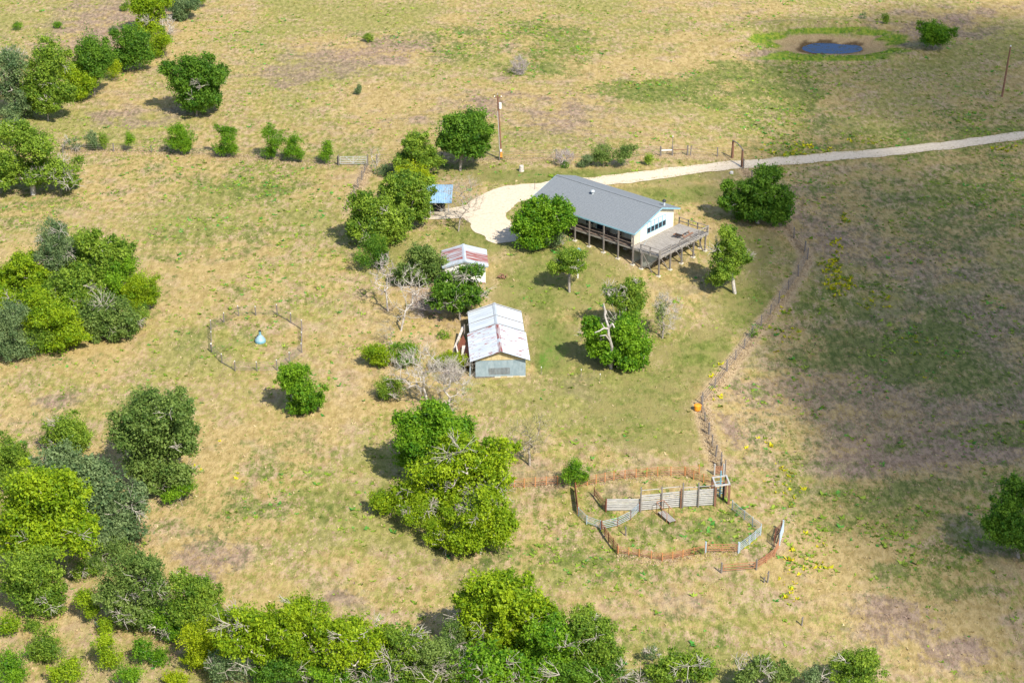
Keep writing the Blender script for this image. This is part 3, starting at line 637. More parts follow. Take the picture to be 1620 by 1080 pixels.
# floors: boards laid as real strips
def boards(x0, x1, y0, y1, z, along, wd, mt, nm='floor_board', gap=.012):
    b = MB()
    if along == 'y':
        n = int((x1-x0)/wd)
        for i in range(n):
            dz = random.uniform(-.004, .004); b.box(x0+i*wd, x0+(i+1)*wd-gap, y0+random.uniform(-.04, .04), y1+random.uniform(-.05, .05), z-.04+dz, z+dz)
    else:
        n = int((y1-y0)/wd)
        for i in range(n):
            dz = random.uniform(-.004, .004); b.box(x0, x1+random.uniform(-.06, .06), y0+i*wd, y0+(i+1)*wd-gap, z-.04+dz, z+dz)
    return tag(b.build(nm, mt, house), kind='stuff')
DX, DY = 3.65, 8.9
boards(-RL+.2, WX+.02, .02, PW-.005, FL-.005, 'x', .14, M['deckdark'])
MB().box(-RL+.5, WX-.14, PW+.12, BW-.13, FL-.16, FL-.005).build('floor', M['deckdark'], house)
boards(WX+.03, DX, .02, DY, FL-.003, 'x', .14, M['deck'])
for a, c in (((-RL+.2, .05, FL-.15), (WX, .05, FL-.15)), ((WX+.02, .05, FL-.16), (DX, .05, FL-.16)), ((DX-.06, .12, FL-.15), (DX-.06, DY, FL-.15)), ((WX, DY-.06, FL-.16), (DX-.1, DY-.06, FL-.16))):
    MB().beam(a, c, .06, .20).build('rim_joist', M['deck'], house)
for k in range(9):
    y = .7+k*.95
    MB().beam((WX, y, FL-.15), (DX+.22, y, FL-.15), .05, .2).build('joist', M['deck'], house)
for y in (PW, 3.6, 5.6, BW-.1):
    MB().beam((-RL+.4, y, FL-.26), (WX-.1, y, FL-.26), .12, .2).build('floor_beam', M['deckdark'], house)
# posts with concrete pads
def post(x, y, ztop, r=.068, padded=True, nm='post'):
    z0 = gl(x, y)
    o = MB().beam((x, y, z0-.1), (x, y, ztop), 2*r, 2*r, (0, 1, 0)).build(nm, M['post'], house)
    if padded: MB().prism([(x-.22, y-.2, z0-.06), (x+.24, y-.22, z0-.06), (x+.2, y+.22, z0-.06), (x-.21, y+.2, z0-.06)], (0, 0, .15)).build('footing', M['concrete'], o)
    return o
for k in range(8): post(-.1-k*2.05, .05-.10, E0-.12)
for k in range(8):
    for y in (2.4, 5.0, 7.4): post(-.9-k*2.05, y, FL-.16, .08)
for x, y in ((1.15, -.10), (DX-.1, -.11), (DX-.15, 2.0), (DX-.15, 4.1), (DX-.15, 6.3), (DX-.2, 8.6), (DX-.95, 8.72), (1.5, 4.1), (1.5, 6.4), (1.2, 8.7)): post(x, y, FL-.18, .075)
for a, c in (((DX-.10, .22, FL-.3), (DX-.3, 1.88, 0)), ((DX-.10, 3.0, FL-.3), (DX-.3, 4.6, 0)), ((DX-.1, 5.0, FL-.3), (DX-.3, 6.9, 0)), ((DX-.1, 7.2, FL-.3), (DX-.3, 8.4, 0)), ((1.25, -.02, FL-.3), (2.5, .02, 0)), ((3.4, .1, FL-.3), (1.25, .02, 0)), ((1.7, 4.1, 0), (3.2, 4.1, FL-.3)), ((1.7, 6.4, 0), (3.2, 6.4, FL-.3))):
    a = list(a); c = list(c)
    for q in (a, c):
        if q[2] == 0: q[2] = gl(q[0], q[1])+.05
    MB().beam(a, c, .06, .11).build('brace', M['post'], house)
sk = [(.9, .35, FL-.25), (3.1, .35, FL-.25), (2.0, .35, gl(2, .35)+.35), (.9, .35, gl(.9, .35)+.03)]
MB().prism(sk, (0, .05, 0)).build('skirt_panel', M['ply'], house)
sk = [(-.3, .5, FL-.3), (-.3, 2.3, FL-.3), (-.3, 2.3, gl(-.3, 2.3)), (-.3, .5, gl(-.3, .5))]
MB().prism(sk, (-.05, 0, 0)).build('skirt_panel', M['ply'], house)
# railings
def rail_run(a, c, n, h=.86, mids=(.30, .58), mt='deck', sag=.05, top=True):
    a = Vector(a); c = Vector(c)
    for i in range(n+1):
        q = a.lerp(c, i/n); MB().beam(q+Vector((0, 0, -.3)), q+Vector((random.uniform(-.03, .03), 0, h+random.uniform(-.02, .06))), .10, .10, (0, 1, 0)).build('rail_post', M[mt], house)
    for i in range(n):
        p, q = a.lerp(c, i/n), a.lerp(c, (i+1)/n)
        for j, z in enumerate((*mids, h)):
            d0, d1 = random.uniform(-sag, sag), random.uniform(-sag, sag)
            off = Vector((0, 0, 0))
            dr = (q-p).normalized(); nrm = Vector((dr.y, -dr.x, 0))*.055
            MB().beam(p+nrm+Vector((0, 0, z+d0)), q+nrm+Vector((0, 0, z+d1)), .04 if j < len(mids) else .12, .09 if j < len(mids) else .035).build('rail', M['post'] if (i+j) % 3 else M[mt], house)
rail_run((DX-.06, .05, FL), (DX-.06, DY-.05, FL), 5, .80, (.28, .54), sag=.07)
rail_run((.95, .0, FL), (DX-.16, .0, FL), 2, .72, (.3,), sag=.05)
rail_run((WX, DY-.06, FL), (DX-.2, DY-.06, FL), 3, .78, (.35,), 'post', .03)
for k in range(7):
    x0, x1 = -.1-k*2.05, -.1-(k+1)*2.05
    MB().beam((x0, -.10, FL+.55+random.uniform(-.05, .05)), (x1, -.10, FL+.55+random.uniform(-.05, .05)), .05, .07).build('rail', M['deckdark'], house)
    if k < 3: MB().beam((x0, -.02, FL+.5), (x1, -.02, FL+.05), .04, .06).build('brace', M['deckdark'], house)
# stairs at the left end of the porch
for sx in (-14.1, -12.9):
    pass
st = MB(); za = gl(-12.2, -1.8)
for y in (-.35, -1.35):
    st.beam((-14.4, y, FL-.1), (-12.4, y, gl(-12.4, y)+.05), .06, .24)
st = st.build('stair', M['deck'], house)
for k in range(5):
    t = (k+.5)/5; x = -14.4+2*t; z = (FL-.1)*(1-t)+(gl(-12.4, -.8)+.05)*t+.14
    MB().box(x-.15, x+.15, -1.4, -.3, z-.02, z+.02).build('tread', M['deck'], st)
MB().box(-15.0, -14.3, -1.4, .0, FL-.06, FL-.004).build('landing', M['deck'], house)
post(-14.9, -1.3, FL-.06, .06); 
# roof vents
def onroof(x, y): return (x, y, rz(y)+.105)
x, y, z = onroof(-8.9, 3.75); v = MB(); v.tube((x, y, z-.08), (x, y, z+.22), .11, n=10); v = v.build('roof_vent', M['galv'], roof)
MB().lathe([(.10, 0), (.23, .06), (.26, .16), (.20, .27), (.06, .32)], 14, (x, y, z+.2)).build('turbine_cap', M['galv'], v)
x, y, z = onroof(-.95, 6.6); v = MB(); v.tube((x, y, z-.1), (x, y, z+.52), .13, n=12); v = v.build('flue_pipe', M['galv'], roof)
MB().lathe([(.14, 0), (.24, .04), (.24, .12), (.12, .24), (.03, .27)], 14, (x, y, z+.5)).build('flue_cap', M['blackmetal'], v)
x, y, z = onroof(-4.2, 2.6)
# antenna whip at the deck corner
MB().tube((.35, 1.2, FL), (.62, 1.75, FL+.75), .015, .008, 5).build('antenna', M['bluetrim'], house)

def hw(x, y, z=0): return Vector((G.x+x*.757+y*.654, G.y-x*.654+y*.757, G.z+z))
# picnic table on the deck
pt = tag(empty('picnic_table', hw(2.25, 6.0, FL), HZ+R(4)), 'brown wooden picnic table standing on the open deck', 'picnic table')
for k in range(4): MB().box(-.40+k*.2, -.40+k*.2+.185, -.95, .95, .70, .74).build('top_plank', M['deck'], pt)
for x in (-.78, .55):
    for k in range(2): MB().box(x+k*.12, x+k*.12+.11, -.95, .95, .40, .435).build('bench_plank', M['brown'], pt)
for y in (-.6, .6):
    for s in (-1, 1): MB().beam((s*.62, y, .0), (s*.22, y, .70), .045, .10, (0, 1, 0)).build('leg', M['brown'], pt)
    MB().beam((-.78, y+.06, .36), (.78, y+.06, .36), .045, .09).build('bench_support', M['brown'], pt)
    MB().beam((-.40, y+.06, .66), (.40, y+.06, .66), .045, .08).build('top_support', M['brown'], pt)
# things kept on the porch
def chair(x, y, rot, lab):
    c = tag(empty('porch_chair', hw(x, y, FL), HZ+rot), lab, 'chair')
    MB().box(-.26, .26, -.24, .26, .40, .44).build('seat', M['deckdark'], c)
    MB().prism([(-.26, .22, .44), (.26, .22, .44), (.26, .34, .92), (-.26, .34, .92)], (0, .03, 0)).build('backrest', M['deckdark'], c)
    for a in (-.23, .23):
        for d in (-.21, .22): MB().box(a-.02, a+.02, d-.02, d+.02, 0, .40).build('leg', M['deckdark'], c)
chair(-3.0, 1.05, 0, 'dark wooden chair on the porch nearest the deck end')
chair(-4.6, 1.0, R(10), 'dark wooden chair on the porch beside the wide dark door')
gr = tag(empty('barbecue_grill', hw(-7.1, 1.05, FL), HZ), 'black barbecue grill standing against the porch wall', 'grill')
MB().prism([(-.35, -.22, .72), (-.35, .22, .72), (-.35, .24, .9), (-.35, .1, 1.12), (-.35, -.12, 1.12), (-.35, -.25, .9)], (.7, 0, 0)).build('body', M['blackmetal'], gr)
for a in (-.3, .3):
    for d in (-.18, .18): MB().box(a-.02, a+.02, d-.02, d+.02, 0, .73).build('leg', M['blackmetal'], gr)
MB().box(.36, .62, -.2, .2, .76, .79).build('side_shelf', M['deckdark'], gr)

# ------------------------------------------------------------------ sheet-metal roofs and walls
def corr(wd, ln, ribs, amp, m, name):
    """one corrugated sheet: x across, y along, z out"""
    b = MB(); xs = []; n = ribs*2
    for i in range(n+1): xs.append((i/n*wd, amp if i % 2 else 0))
    vs = [(x, 0, z) for x, z in xs]+[(x, ln, z) for x, z in xs]
    return b.add(vs, [(i, i+1, n+2+i, n+1+i) for i in range(n)]).mesh(name, m)
def sheet_row(parent, name, a, along, up, wd, ln, n, mats, ribs=5, amp=.03, lift=0.):
    """n sheets side by side: from point a stepping along, each running up"""
    al = Vector(along).normalized(); u = Vector(up).normalized(); nr = al.cross(u).normalized()
    if nr.z < -1e-4: al2 = al; nr = -nr
    cache = {}
    for i in range(n):
        mt = mats[i % len(mats)] if len(mats) == n else mats[0]
        if mt not in cache: cache[mt] = corr(wd*1.0, ln, ribs, amp, M[mt], name)
        o = Vector(a)+al*(i*wd)+nr*(.012*(i % 2)+lift)
        mx = Matrix(((al.x, u.x, nr.x, o.x), (al.y, u.y, nr.y, o.y), (al.z, u.z, nr.z, o.z), (0, 0, 0, 1)))
        link(name, cache[mt], parent, mx)

# barn: local x to the right along the front, y to the back, z up; origin front-left wall foot
BA = P(752.3, 598.4); BBp = P(831.4, 595.2)
bz = math.atan2(BBp.y-BA.y, BBp.x-BA.x); BWd = (BBp-BA).length
barn = tag(empty('tin_barn', BA, bz), 'tin-roofed barn with rust-streaked sheets and a blue-grey front', 'barn')
BL = 10.9; ey = 2.12; rg = 3.18; ovl, ovr = .55, .42; mid = BWd*.50; fo = .55
def bg2(x, y):
    c, s = math.cos(bz), math.sin(bz); return float(H(BA.x+x*c-y*s, BA.y+x*s+y*c))-BA.z
# front wall
nS = 8; sw = BWd/nS
sheet_row(barn, 'wall_sheet', (0, 0, .18), (1, 0, 0), (-.0, 0, 1), sw, 1.88, nS, ['bluesheet'], 6, .018)
MB().box(0, BWd, .02, .10, .0, 2.02).build('wall_frame', M['post'], barn)
nB = 9
for k in range(nB):      # yellow vertical boards of the gable
    x0 = -.15+k*(BWd+.2)/nB; x1 = x0+(BWd+.2)/nB-.012
    def gz(x): return (ey+(rg-ey)*(x+ovl)/(mid+ovl) if x < mid else rg-(rg-ey)*(x-mid)/(BWd+ovr-mid))-.05
    za, zb = gz(x0), gz(x1)
    if x0 < mid < x1: pl = [(x0, -.06, 2.0), (x1, -.06, 2.0), (x1, -.06, zb), (mid, -.06, gz(mid)), (x0, -.06, za)]
    else: pl = [(x0, -.06, 2.0), (x1, -.06, 2.0), (x1, -.06, max(zb, 2.03)), (x0, -.06, max(za, 2.03))]
    MB().prism(pl, (0, .03+.004*(k % 3), 0)).build('gable_board', M['yellowwood'], barn)
# wire-mesh vent in the front wall
vt = MB(); x0, x1, z0, z1 = BWd*.27, BWd*.68, .42, 1.08
for k in range(16): x = x0+(x1-x0)*k/15; vt.box(x-.012, x+.012, -.06, -.045, z0, z1)
for k in range(6): z = z0+(z1-z0)*k/5; vt.box(x0, x1, -.045, -.03, z-.012, z+.012)
vt.build('mesh_grille', M['post'], barn)
for k in range(5):
    x = BWd*(.38+.125*k); MB().box(x, x+BWd*.122, -.05+.01*(k % 2), .015, min(0, bg2(x, 0))-.1, .17).build('footing_board', M['yellowwood'] if k % 2 else M['concrete'], barn)
# side and back walls, in shade
MB().box(BWd-.06, BWd, .12, BL-.1, -.15, 2.05).build('side_wall', M['bluesheet'], barn)
MB().box(.0, BWd, BL-.1, BL-.02, -.2, 2.05).build('back_wall', M['rustsheet'], barn)
for k in range(7):
    y = .9+k*1.5; MB().box(.0, .05, y-.7, y+.68, .1+.25*random.random(), 2.0).build('side_sheet', M['rustsheet'], barn)
for k in range(6):
    y = .25+k*2.05; MB().beam((.02, y, bg2(0, y)-.1), (.02, y, 2.08), .14, .14, (0, 1, 0)).build('wall_post', M['post'], barn)
# roof: near section over far section
n1 = 10; L1 = 6.3; w1 = L1/n1; n2 = 8; w2 = (BL+fo+.2-L1)/n2
lu = Vector((mid+ovl, 0, rg-ey)); ru = Vector((-(BWd+ovr-mid), 0, rg-ey-.0))
sheet_row(barn, 'roof_sheet', (-ovl, -fo, ey), (0, 1, 0), lu, w1, lu.length, n1, ['tin_rusty'], 4, .03)
sheet_row(barn, 'roof_sheet', (BWd+ovr, -fo, ey), (0, 1, 0), ru, w1, ru.length, n1, ['tin_rusty'], 4, .03)
lu2 = Vector((mid+ovl-.25, 0, rg-ey-.14)); ru2 = Vector((-(BWd+ovr-mid-.12), 0, rg-ey-.06))
sheet_row(barn, 'roof_sheet', (-ovl+.25, -fo+L1-.06, ey+.0), (0, 1, 0), lu2, w2, lu2.length, n2, ['tin_clean'], 4, .03)
sheet_row(barn, 'roof_sheet', (BWd+ovr-.12, -fo+L1-.06, ey-.08), (0, 1, 0), ru2, w2, ru2.length, n2, ['tin_clean'], 4, .03)
rdg = [(-fo, 1.55, 'tin_red'), (1.55, 2.35, 'tin_clean'), (2.35, L1-fo-.1, 'tin_red'), (L1-fo-.1, BL+.1, 'tin_clean')]
for y0, y1, mt in rdg:
    zz = rg+.05 if y0 < L1-fo-.2 else rg-.05
    for s in (-1, 1):
        MB().prism([(mid, y0, zz), (mid+s*.20, y0, zz-.085), (mid+s*.20, y0, zz-.095), (mid, y0, zz-.01)], (0, y1-y0-.01, 0)).build('ridge_cap', M[mt], barn)
for y in (-fo+.15, 2.0, 4.0, 6.0, 8.0, BL-.2):
    for p, q in (((-ovl+.1, y, ey-.04), (mid, y, rg-.09)), ((BWd+ovr-.1, y, ey-.04), (mid, y, rg-.09))): MB().beam(p, q, .06, .1).build('rafter', M['post'], barn)
# fallen lean-to on the left: loose sheets and timbers
lt = []
def loose(name, lab, cat, pts, th, mt):
    c = sum((Vector(p) for p in pts), Vector())/len(pts); o = MB().prism([Vector(p)-c for p in pts], th).build(name, M[mt]); 
    o.matrix_world = Matrix.Translation(BA) @ Matrix.Rotation(bz, 4, 'Z') @ Matrix.Translation(c); return tag(o, lab, cat)
loose('fallen_roof_sheet', 'rust-red sheet leaning against the left side of the barn', 'metal sheet', [(-1.75, 5.4, .75), (-.95, 6.3, 1.75), (-.22, 1.9, 1.35), (-.80, 1.7, .25)], (.0, .0, .03), 'rustsheet')
loose('leaning_sheet', 'dark rusty sheet standing low beside the barn front corner', 'metal sheet', [(-.9, 2.3, .05), (-.75, 3.8, .1), (-.45, 3.8, 1.3), (-.5, 2.3, 1.2)], (.03, 0, 0), 'darkrust')
def timber(a, c, wd, lab, mt='palebark'):
    a, c = Vector(a), Vector(c); o = MB().beam((0, 0, 0), c-a, wd, .07).build('loose_timber', M[mt]); o.matrix_world = Matrix.Translation(BA) @ Matrix.Rotation(bz, 4, 'Z') @ Matrix.Translation(a); tag(o, lab, 'timber')
timber((-1.35, 2.1, .02), (-.95, 4.4, 1.5), .34, 'wide pale board leaning over the rust-red fallen sheet')
timber((-1.35, 2.7, .02), (-1.75, 4.9, 1.4), .14, 'narrow pale beam propped beside the wide pale board')
timber((-1.9, 6.4, .05), (-.85, 8.4, 1.7), .26, 'pale board propped at the back of the fallen lean-to')
timber((-.75, 8.0, .02), (-.75, 8.1, 2.1), .13, 'upright grey post by the back of the fallen lean-to', 'post')
timber((-2.05, 4.4, .0), (-2.0, 4.5, 1.2), .12, 'short upright dark post left of the rust-red sheet', 'post')
timber((-.55, .5, .02), (-.45, .6, 1.7), .13, 'blue-grey upright post at the barn front left corner', 'bluepipe')
pg = MB(); 
for k in range(7):
    a = random.uniform(0, 2*math.pi); pg.add([(0, 0, .1), (.55*math.cos(a), .55*math.sin(a), .02), (.5*math.cos(a+.5), .5*math.sin(a+.5), .32), (.1, .0, .4)], [(0, 1, 2, 3)])
q = BA+Vector((-1.6, 5.2, 0)); q.z = float(H(q.x, q.y)); o = pg.build('scrap_pile', M['greytwig']); o.location = q; tag(o, 'small heap of pale scrap beside the fallen lean-to', 'scrap')

# small shed
SA = P(704.6, 451.5); SB = P(767.8, 447.9); sz = math.atan2(SB.y-SA.y, SB.x-SA.x); SW = (SB-SA).length
shed = tag(empty('small_shed', SA, sz), 'small white shed with red and silver striped tin roof', 'shed')
SL = 3.9; se, sr = 2.28, 2.98; so_ = .34; smid = SW*.49; sf = .35
fw_ = MB().prism([(0, 0, .25), (SW, 0, .25), (SW, 0, se-.02), (smid, 0, sr-.08), (0, 0, se-.02)], (0, .1, 0)).build('front_wall', M['white'], shed)
MB().prism([(0, SL, -.1), (SW, SL, -.1), (SW, SL, se-.02), (smid, SL, sr-.08), (0, SL, se-.02)], (0, .1, 0)).build('back_wall', M['white'], shed)
MB().box(0, .1, .11, SL-.01, .2, se-.02).build('side_wall', M['white'], shed); MB().box(SW-.1, SW, .11, SL-.01, .2, se-.02).build('side_wall', M['white'], shed)
MB().box(-.02, SW+.02, -.03, -.002, .16, .25).build('sill_board', M['rustsheet'], shed)
for k in range(1, 6): x = k*SW/6; MB().box(x-.008, x+.008, -.008, -.001, .27, se-.05).build('siding_batten', M['white'], fw_)
MB().box(-.03, .05, -.04, -.001, .2, se-.03).build('corner_trim', M['beige'], shed); MB().box(SW-.05, SW+.03, -.04, -.001, .2, se-.03).build('corner_trim', M['white'], shed)
for k in range(2):
    x0 = SW*.57+k*.68; wf = MB(); wf.box(x0, x0+.06, -.06, -.01, 1.0, 2.12); wf.box(x0+.58, x0+.64, -.06, -.01, 1.0, 2.12); wf.box(x0+.06, x0+.58, -.06, -.01, 1.0, 1.06); wf.box(x0+.06, x0+.58, -.06, -.01, 2.06, 2.12)
    wo = wf.build('window', M['white'], shed); MB().box(x0+.06, x0+.58, -.03, -.01, 1.06, 2.06).build('pane', M['bluesheet'], wo)
for x, y in ((.1, .1), (SW*.5, .1), (SW-.1, .1), (.1, SL-.2), (SW-.1, SL-.2)): MB().box(x-.1, x+.1, y-.1, y+.1, -.35, .2).build('pier', M['concrete'], shed)
lu = Vector((smid+so_, 0, sr-se)); ru = Vector((-(SW+so_-smid), 0, sr-se)); n = 6; ws = (SL+2*sf)/n
sheet_row(shed, 'roof_sheet', (-so_, -sf, se-.02), (0, 1, 0), lu, ws, lu.length, n, ['tin_clean', 'tin_line', 'tin_line', 'tin_line', 'tin_red', 'tin_line'], 3, .03, .02)
sheet_row(shed, 'roof_sheet', (SW+so_, -sf, se-.02), (0, 1, 0), ru, ws, ru.length, n, ['tin_clean', 'tin_red', 'tin_red', 'tin_red', 'tin_clean', 'tin_clean'], 3, .03, .02)
for s in (-1, 1): MB().prism([(smid, -sf-.03, sr+.06), (smid+s*.2, -sf-.03, sr-.02), (smid+s*.2, -sf-.03, sr-.03), (smid, -sf-.03, sr+.045)], (0, SL+2*sf+.05, 0)).build('ridge_cap', M['tin_clean'], shed)
for p, q in (((-so_+.05, -sf+.03, se-.09), (smid, -sf+.03, sr-.08)), ((SW+so_-.05, -sf+.03, se-.09), (smid, -sf+.03, sr-.08))): MB().beam(p, q, .05, .12).build('barge_board', M['bluesheet'], shed)

# carport with a parked utility vehicle
CA = P(673.5, 343); CB = P(710.5, 340.5); cz = math.atan2(CB.y-CA.y, CB.x-CA.x)
cp = tag(empty('carport', CA, cz), 'open carport with a curved light blue metal roof', 'carport')
CW = 3.05; CD = 4.1
for x, y in ((-1.0, 0), (.55, .0), (CW-.4, 0), (-1.0, CD), (CW-.2, CD)): MB().tube((x, y, -.2), (x, y, 1.9), .045, n=8).build('post', M['galv'], cp)
prof = [(-.35, 1.86), (.6, 2.05), (1.6, 2.22), (2.6, 2.36), (3.3, 2.42), (3.9, 2.40), (4.45, 2.26)]
for k in range(8):
    x0 = -1.2+k*.53
    b = MB(); vs = []
    for y, z in prof:
        for j in range(5): vs.append((x0+.54*j/4, y, z+(.028 if j % 2 else 0)+.004*(k % 2)))
    b.add(vs, [(r*5+j, r*5+j+1, (r+1)*5+j+1, (r+1)*5+j) for r in range(len(prof)-1) for j in range(4)])
    b.build('roof_sheet', M['carroof'], cp)
for y, z in ((-.2, 1.84), (2.0, 2.2), (4.2, 2.26)): MB().beam((-1.2, y, z), (CW, y, z), .06, .10).build('purlin', M['galv'], cp)
MB().box(-1.2, CW-.3, .15, .2, -.05, .25).build('kerb_timber', M['yellowwood'], cp)
UA = P(686, 333); ut = tag(empty('utility_vehicle', UA, cz+R(6)), 'dark utility vehicle with chunky tyres parked under the blue carport', 'vehicle')
ut.location.z += .0
ub = MB(); ub.prism([(-1.3, -.62, .42), (1.25, -.62, .42), (1.3, -.62, .75), (.75, -.62, .92), (.35, -.62, .70), (-.35, -.62, .66), (-.4, -.62, .95), (-1.3, -.62, .95)], (0, 1.24, 0)); ub.build('body', M['blackmetal'], ut)
for y in (-.58, .58):
    cg = MB()
    for a, c in (((.72, y, .9), (.25, y, 1.78)), ((.25, y, 1.78), (-.5, y, 1.8)), ((-.5, y, 1.8), (-.62, y, .9))): cg.tube(a, c, .03, n=6)
    cg.build('roll_bar', M['blackmetal'], ut)
MB().box(-.55, .3, -.62, .62, 1.81, 1.86).build('canopy', M['blackmetal'], ut)
MB().prism([(-.1, -.5, .70), (-.1, -.5, 1.2), (-.25, -.5, 1.2), (-.25, -.5, .70)], (0, 1.0, 0)).build('seat', M['rubber'], ut)
MB().tube((.38, .3, .95), (.3, .3, 1.05), .17, n=12).build('steering_wheel', M['rubber'], ut)
for x in (-.88, .88):
    for y in (-.66, .66):
        s = 1 if y > 0 else -1; wh = MB(); wh.tube((x, y-s*.13, .34), (x, y+s*.10, .34), .34, n=16); wh = wh.build('wheel', M['rubber'], ut)
        MB().tube((x, y+s*.10, .34), (x, y+s*.115, .34), .19, n=12).build('rim', M['galv'], wh)

# ------------------------------------------------------------------ utility poles, gateway, small things
p1 = P(793, 252); pole = tag(empty('utility_pole', p1), 'wooden utility pole with transformer can near the driveway lawn', 'utility pole')
ph = 100/(scale_at(p1)*.94)*1.0
tl = Vector((-.42, 0, ph)); 
MB().tube((0, 0, -.3), tl, .16, .11, 9).build('pole', M['pole'], pole)
def along(t, o=(0, 0, 0)): return tl*t+Vector(o)
MB().tube(along(.80, (.22, -.12, 0)), along(.80, (.22, -.12, .72)), .17, n=12).build('transformer', M['white'], pole)
MB().tube(along(.02, (-.14, -.12, 0)), along(.76, (-.10, -.1, 0)), .035, n=6).build('conduit', M['galv'], pole)
MB().box(-.20, .14, -.30, -.17, .35, 1.05).build('meter_board', M['amber'], pole)
MB().box(-.16, .08, -.36, -.18, 1.08, 1.4).build('meter_box', M['white'], pole)
MB().beam(along(.97, (-.45, -.1, 0)), along(.97, (.5, -.1, 0)), .08, .08).build('crossarm', M['pole'], pole)
for x in (-.4, .42): MB().lathe([(.05, 0), (.07, .06), (.04, .16)], 8, tuple(along(.97, (x, -.1, .05)))).build('insulator', M['white'], pole)
MB().tube(along(1), along(1, (.0, 0, .3)), .02, n=5).build('lightning_rod', M['galv'], pole)
p2 = P(1585, 153); po2 = tag(empty('utility_pole', p2), 'plain dark utility pole standing in the shaded upper right field', 'utility pole')
h2 = 78/(scale_at(p2)*.95)
MB().tube((0, 0, -.3), (.42, 0, h2), .15, .11, 9).build('pole', M['pole'], po2)
MB().lathe([(.10, 0), (.12, .06), (.05, .2)], 8, (.42, 0, h2)).build('insulator', M['white'], po2)
ga, gb = P(1158.6, 250), P(1173.5, 264.5); go = tag(empty('entrance_arch', (ga+gb)/2), 'tall brown timber gateway frame over the gravel driveway', 'gateway')
c0 = (ga+gb)/2; hh = 27/(scale_at(c0)*.94)
for q in (ga, gb): MB().tube(q-c0+Vector((0, 0, -.2)), q-c0+Vector((0, 0, hh)), .16, .14, 9).build('post', M['pole'], go)
lnt = MB(); a, c = ga-c0+Vector((0, 0, hh)), gb-c0+Vector((0, 0, hh)); pv = a-(c-a)*.06
for k in range(1, 9):
    t = -.06+1.12*k/8; q = a.lerp(c, t)+Vector((0, 0, .22*math.sin(math.pi*min(1, max(0, (t+.06)/1.12))))); lnt.tube(pv, q, .07, n=6); pv = q
lnt.build('lintel', M['post'], go)
# stump, stone, orange tub, burn pile
p = P(825, 271); MB_ = MB(); MB_.lathe([(.34, -.1), (.30, .25), (.28, .72), (.26, .75)], 10); o = MB_.build('tree_stump', M['palebark']); o.location = p; tag(o, 'short pale tree stump on the lawn behind the driveway', 'stump')
p = P(1157, 275); o = MB().lathe([(.2, -.1), (.27, .12), (.22, .3), (.08, .36)], 7).build('pale_rock', M['rock']); o.location = p; o.rotation_euler = (.2, 0, .4); tag(o, 'small pale rock on the grass below the gateway', 'rock')
p = P(1103.5, 649); tb = tag(empty('orange_tub', p), 'round orange tub by the corner of the yard fence', 'tub')
MB().lathe([(.24, 0), (.33, .12), (.36, .5), (.38, .58), (.34, .60)], 16).build('barrel', M['orange'], tb); MB().lathe([(.33, .60), (.30, .63), (.05, .66)], 16).build('lid', M['orange'], tb)
p = P(797, 439); 
o = MB()
for k in range(14):
    a = random.uniform(0, 6.28); r = random.uniform(0, .5); d = random.uniform(0, 6.28); o.beam((r*math.cos(a), r*math.sin(a), .03+.02*k), (r*math.cos(a)+.5*math.cos(d), r*math.sin(a)+.5*math.sin(d), .05+.025*k), .09, .09)
o = o.build('firewood_pile', M['brown']); o.location = p; tag(o, 'small brown firewood pile on the grass right of the white shed', 'firewood')
for (u, v), lab in (((856, 592), 'thin pale stake left of the three below the big yard oak'), ((919, 596), 'thin pale stake in the middle below the big yard oak'), ((949, 603), 'thin pale stake nearest the trunk of the big yard oak')):
    p = P(u, v); s_ = tag(empty('marker_stake', p), lab, 'stake'); MB().tube((0, 0, -.1), (.02, 0, .75), .028, n=6).build('rod', M['post'], s_); MB().tube((.02, 0, .75), (.02, 0, .86), .045, n=6).build('cap', M['white'], s_)
p = P(846, 300); s_ = tag(empty('marker_stake', p), 'thin dark stake standing beside the driveway bend', 'stake'); MB().tube((0, 0, -.1), (0, 0, 1.1), .025, n=6).build('rod', M['blackmetal'], s_); MB().tube((0, 0, 1.1), (0, 0, 1.16), .035, n=6).build('cap', M['blackmetal'], s_)
# bird house on a white pole in the yard
p = P(914, 440); bh = tag(empty('bird_house_pole', p), 'white pole topped by a bird house behind the small yard tree', 'bird house'); z = 2.4
MB().tube((0, 0, -.1), (.05, .2, 3.0), .06, n=8).build('pole', M['white'], bh)
MB().box(-.16, .26, .05, .35, 3.0, 3.26).build('box', M['white'], bh); MB().prism([(-.22, .0, 3.26), (.32, .0, 3.26), (.05, .0, 3.44)], (0, .4, 0)).build('roof', M['bluetrim'], bh)
# mineral feeder in the pen
p = P(412, 541); fd = tag(empty('mineral_feeder', p), 'blue cone-shaped livestock feeder alone in the middle of the round pen', 'feeder')
MB().lathe([(.50, 0), (.56, .05), (.56, .26), (.53, .30)], 20).build('base', M['feederblue'], fd)
MB().lathe([(.54, .30), (.50, .38), (.34, .62), (.16, .80), (.13, .86)], 20).build('hood', M['feedertop'], fd)
MB().lathe([(.12, .86), (.13, 1.2), (.15, 1.24)], 14).build('neck', M['feederblue'], fd); MB().lathe([(.15, 1.24), (.15, 1.33), (.05, 1.38)], 14).build('cap', M['blackmetal'], fd)
MB().box(-.34, -.16, -.06, .06, .60, .80).build('wind_vane', M['blackmetal'], fd)

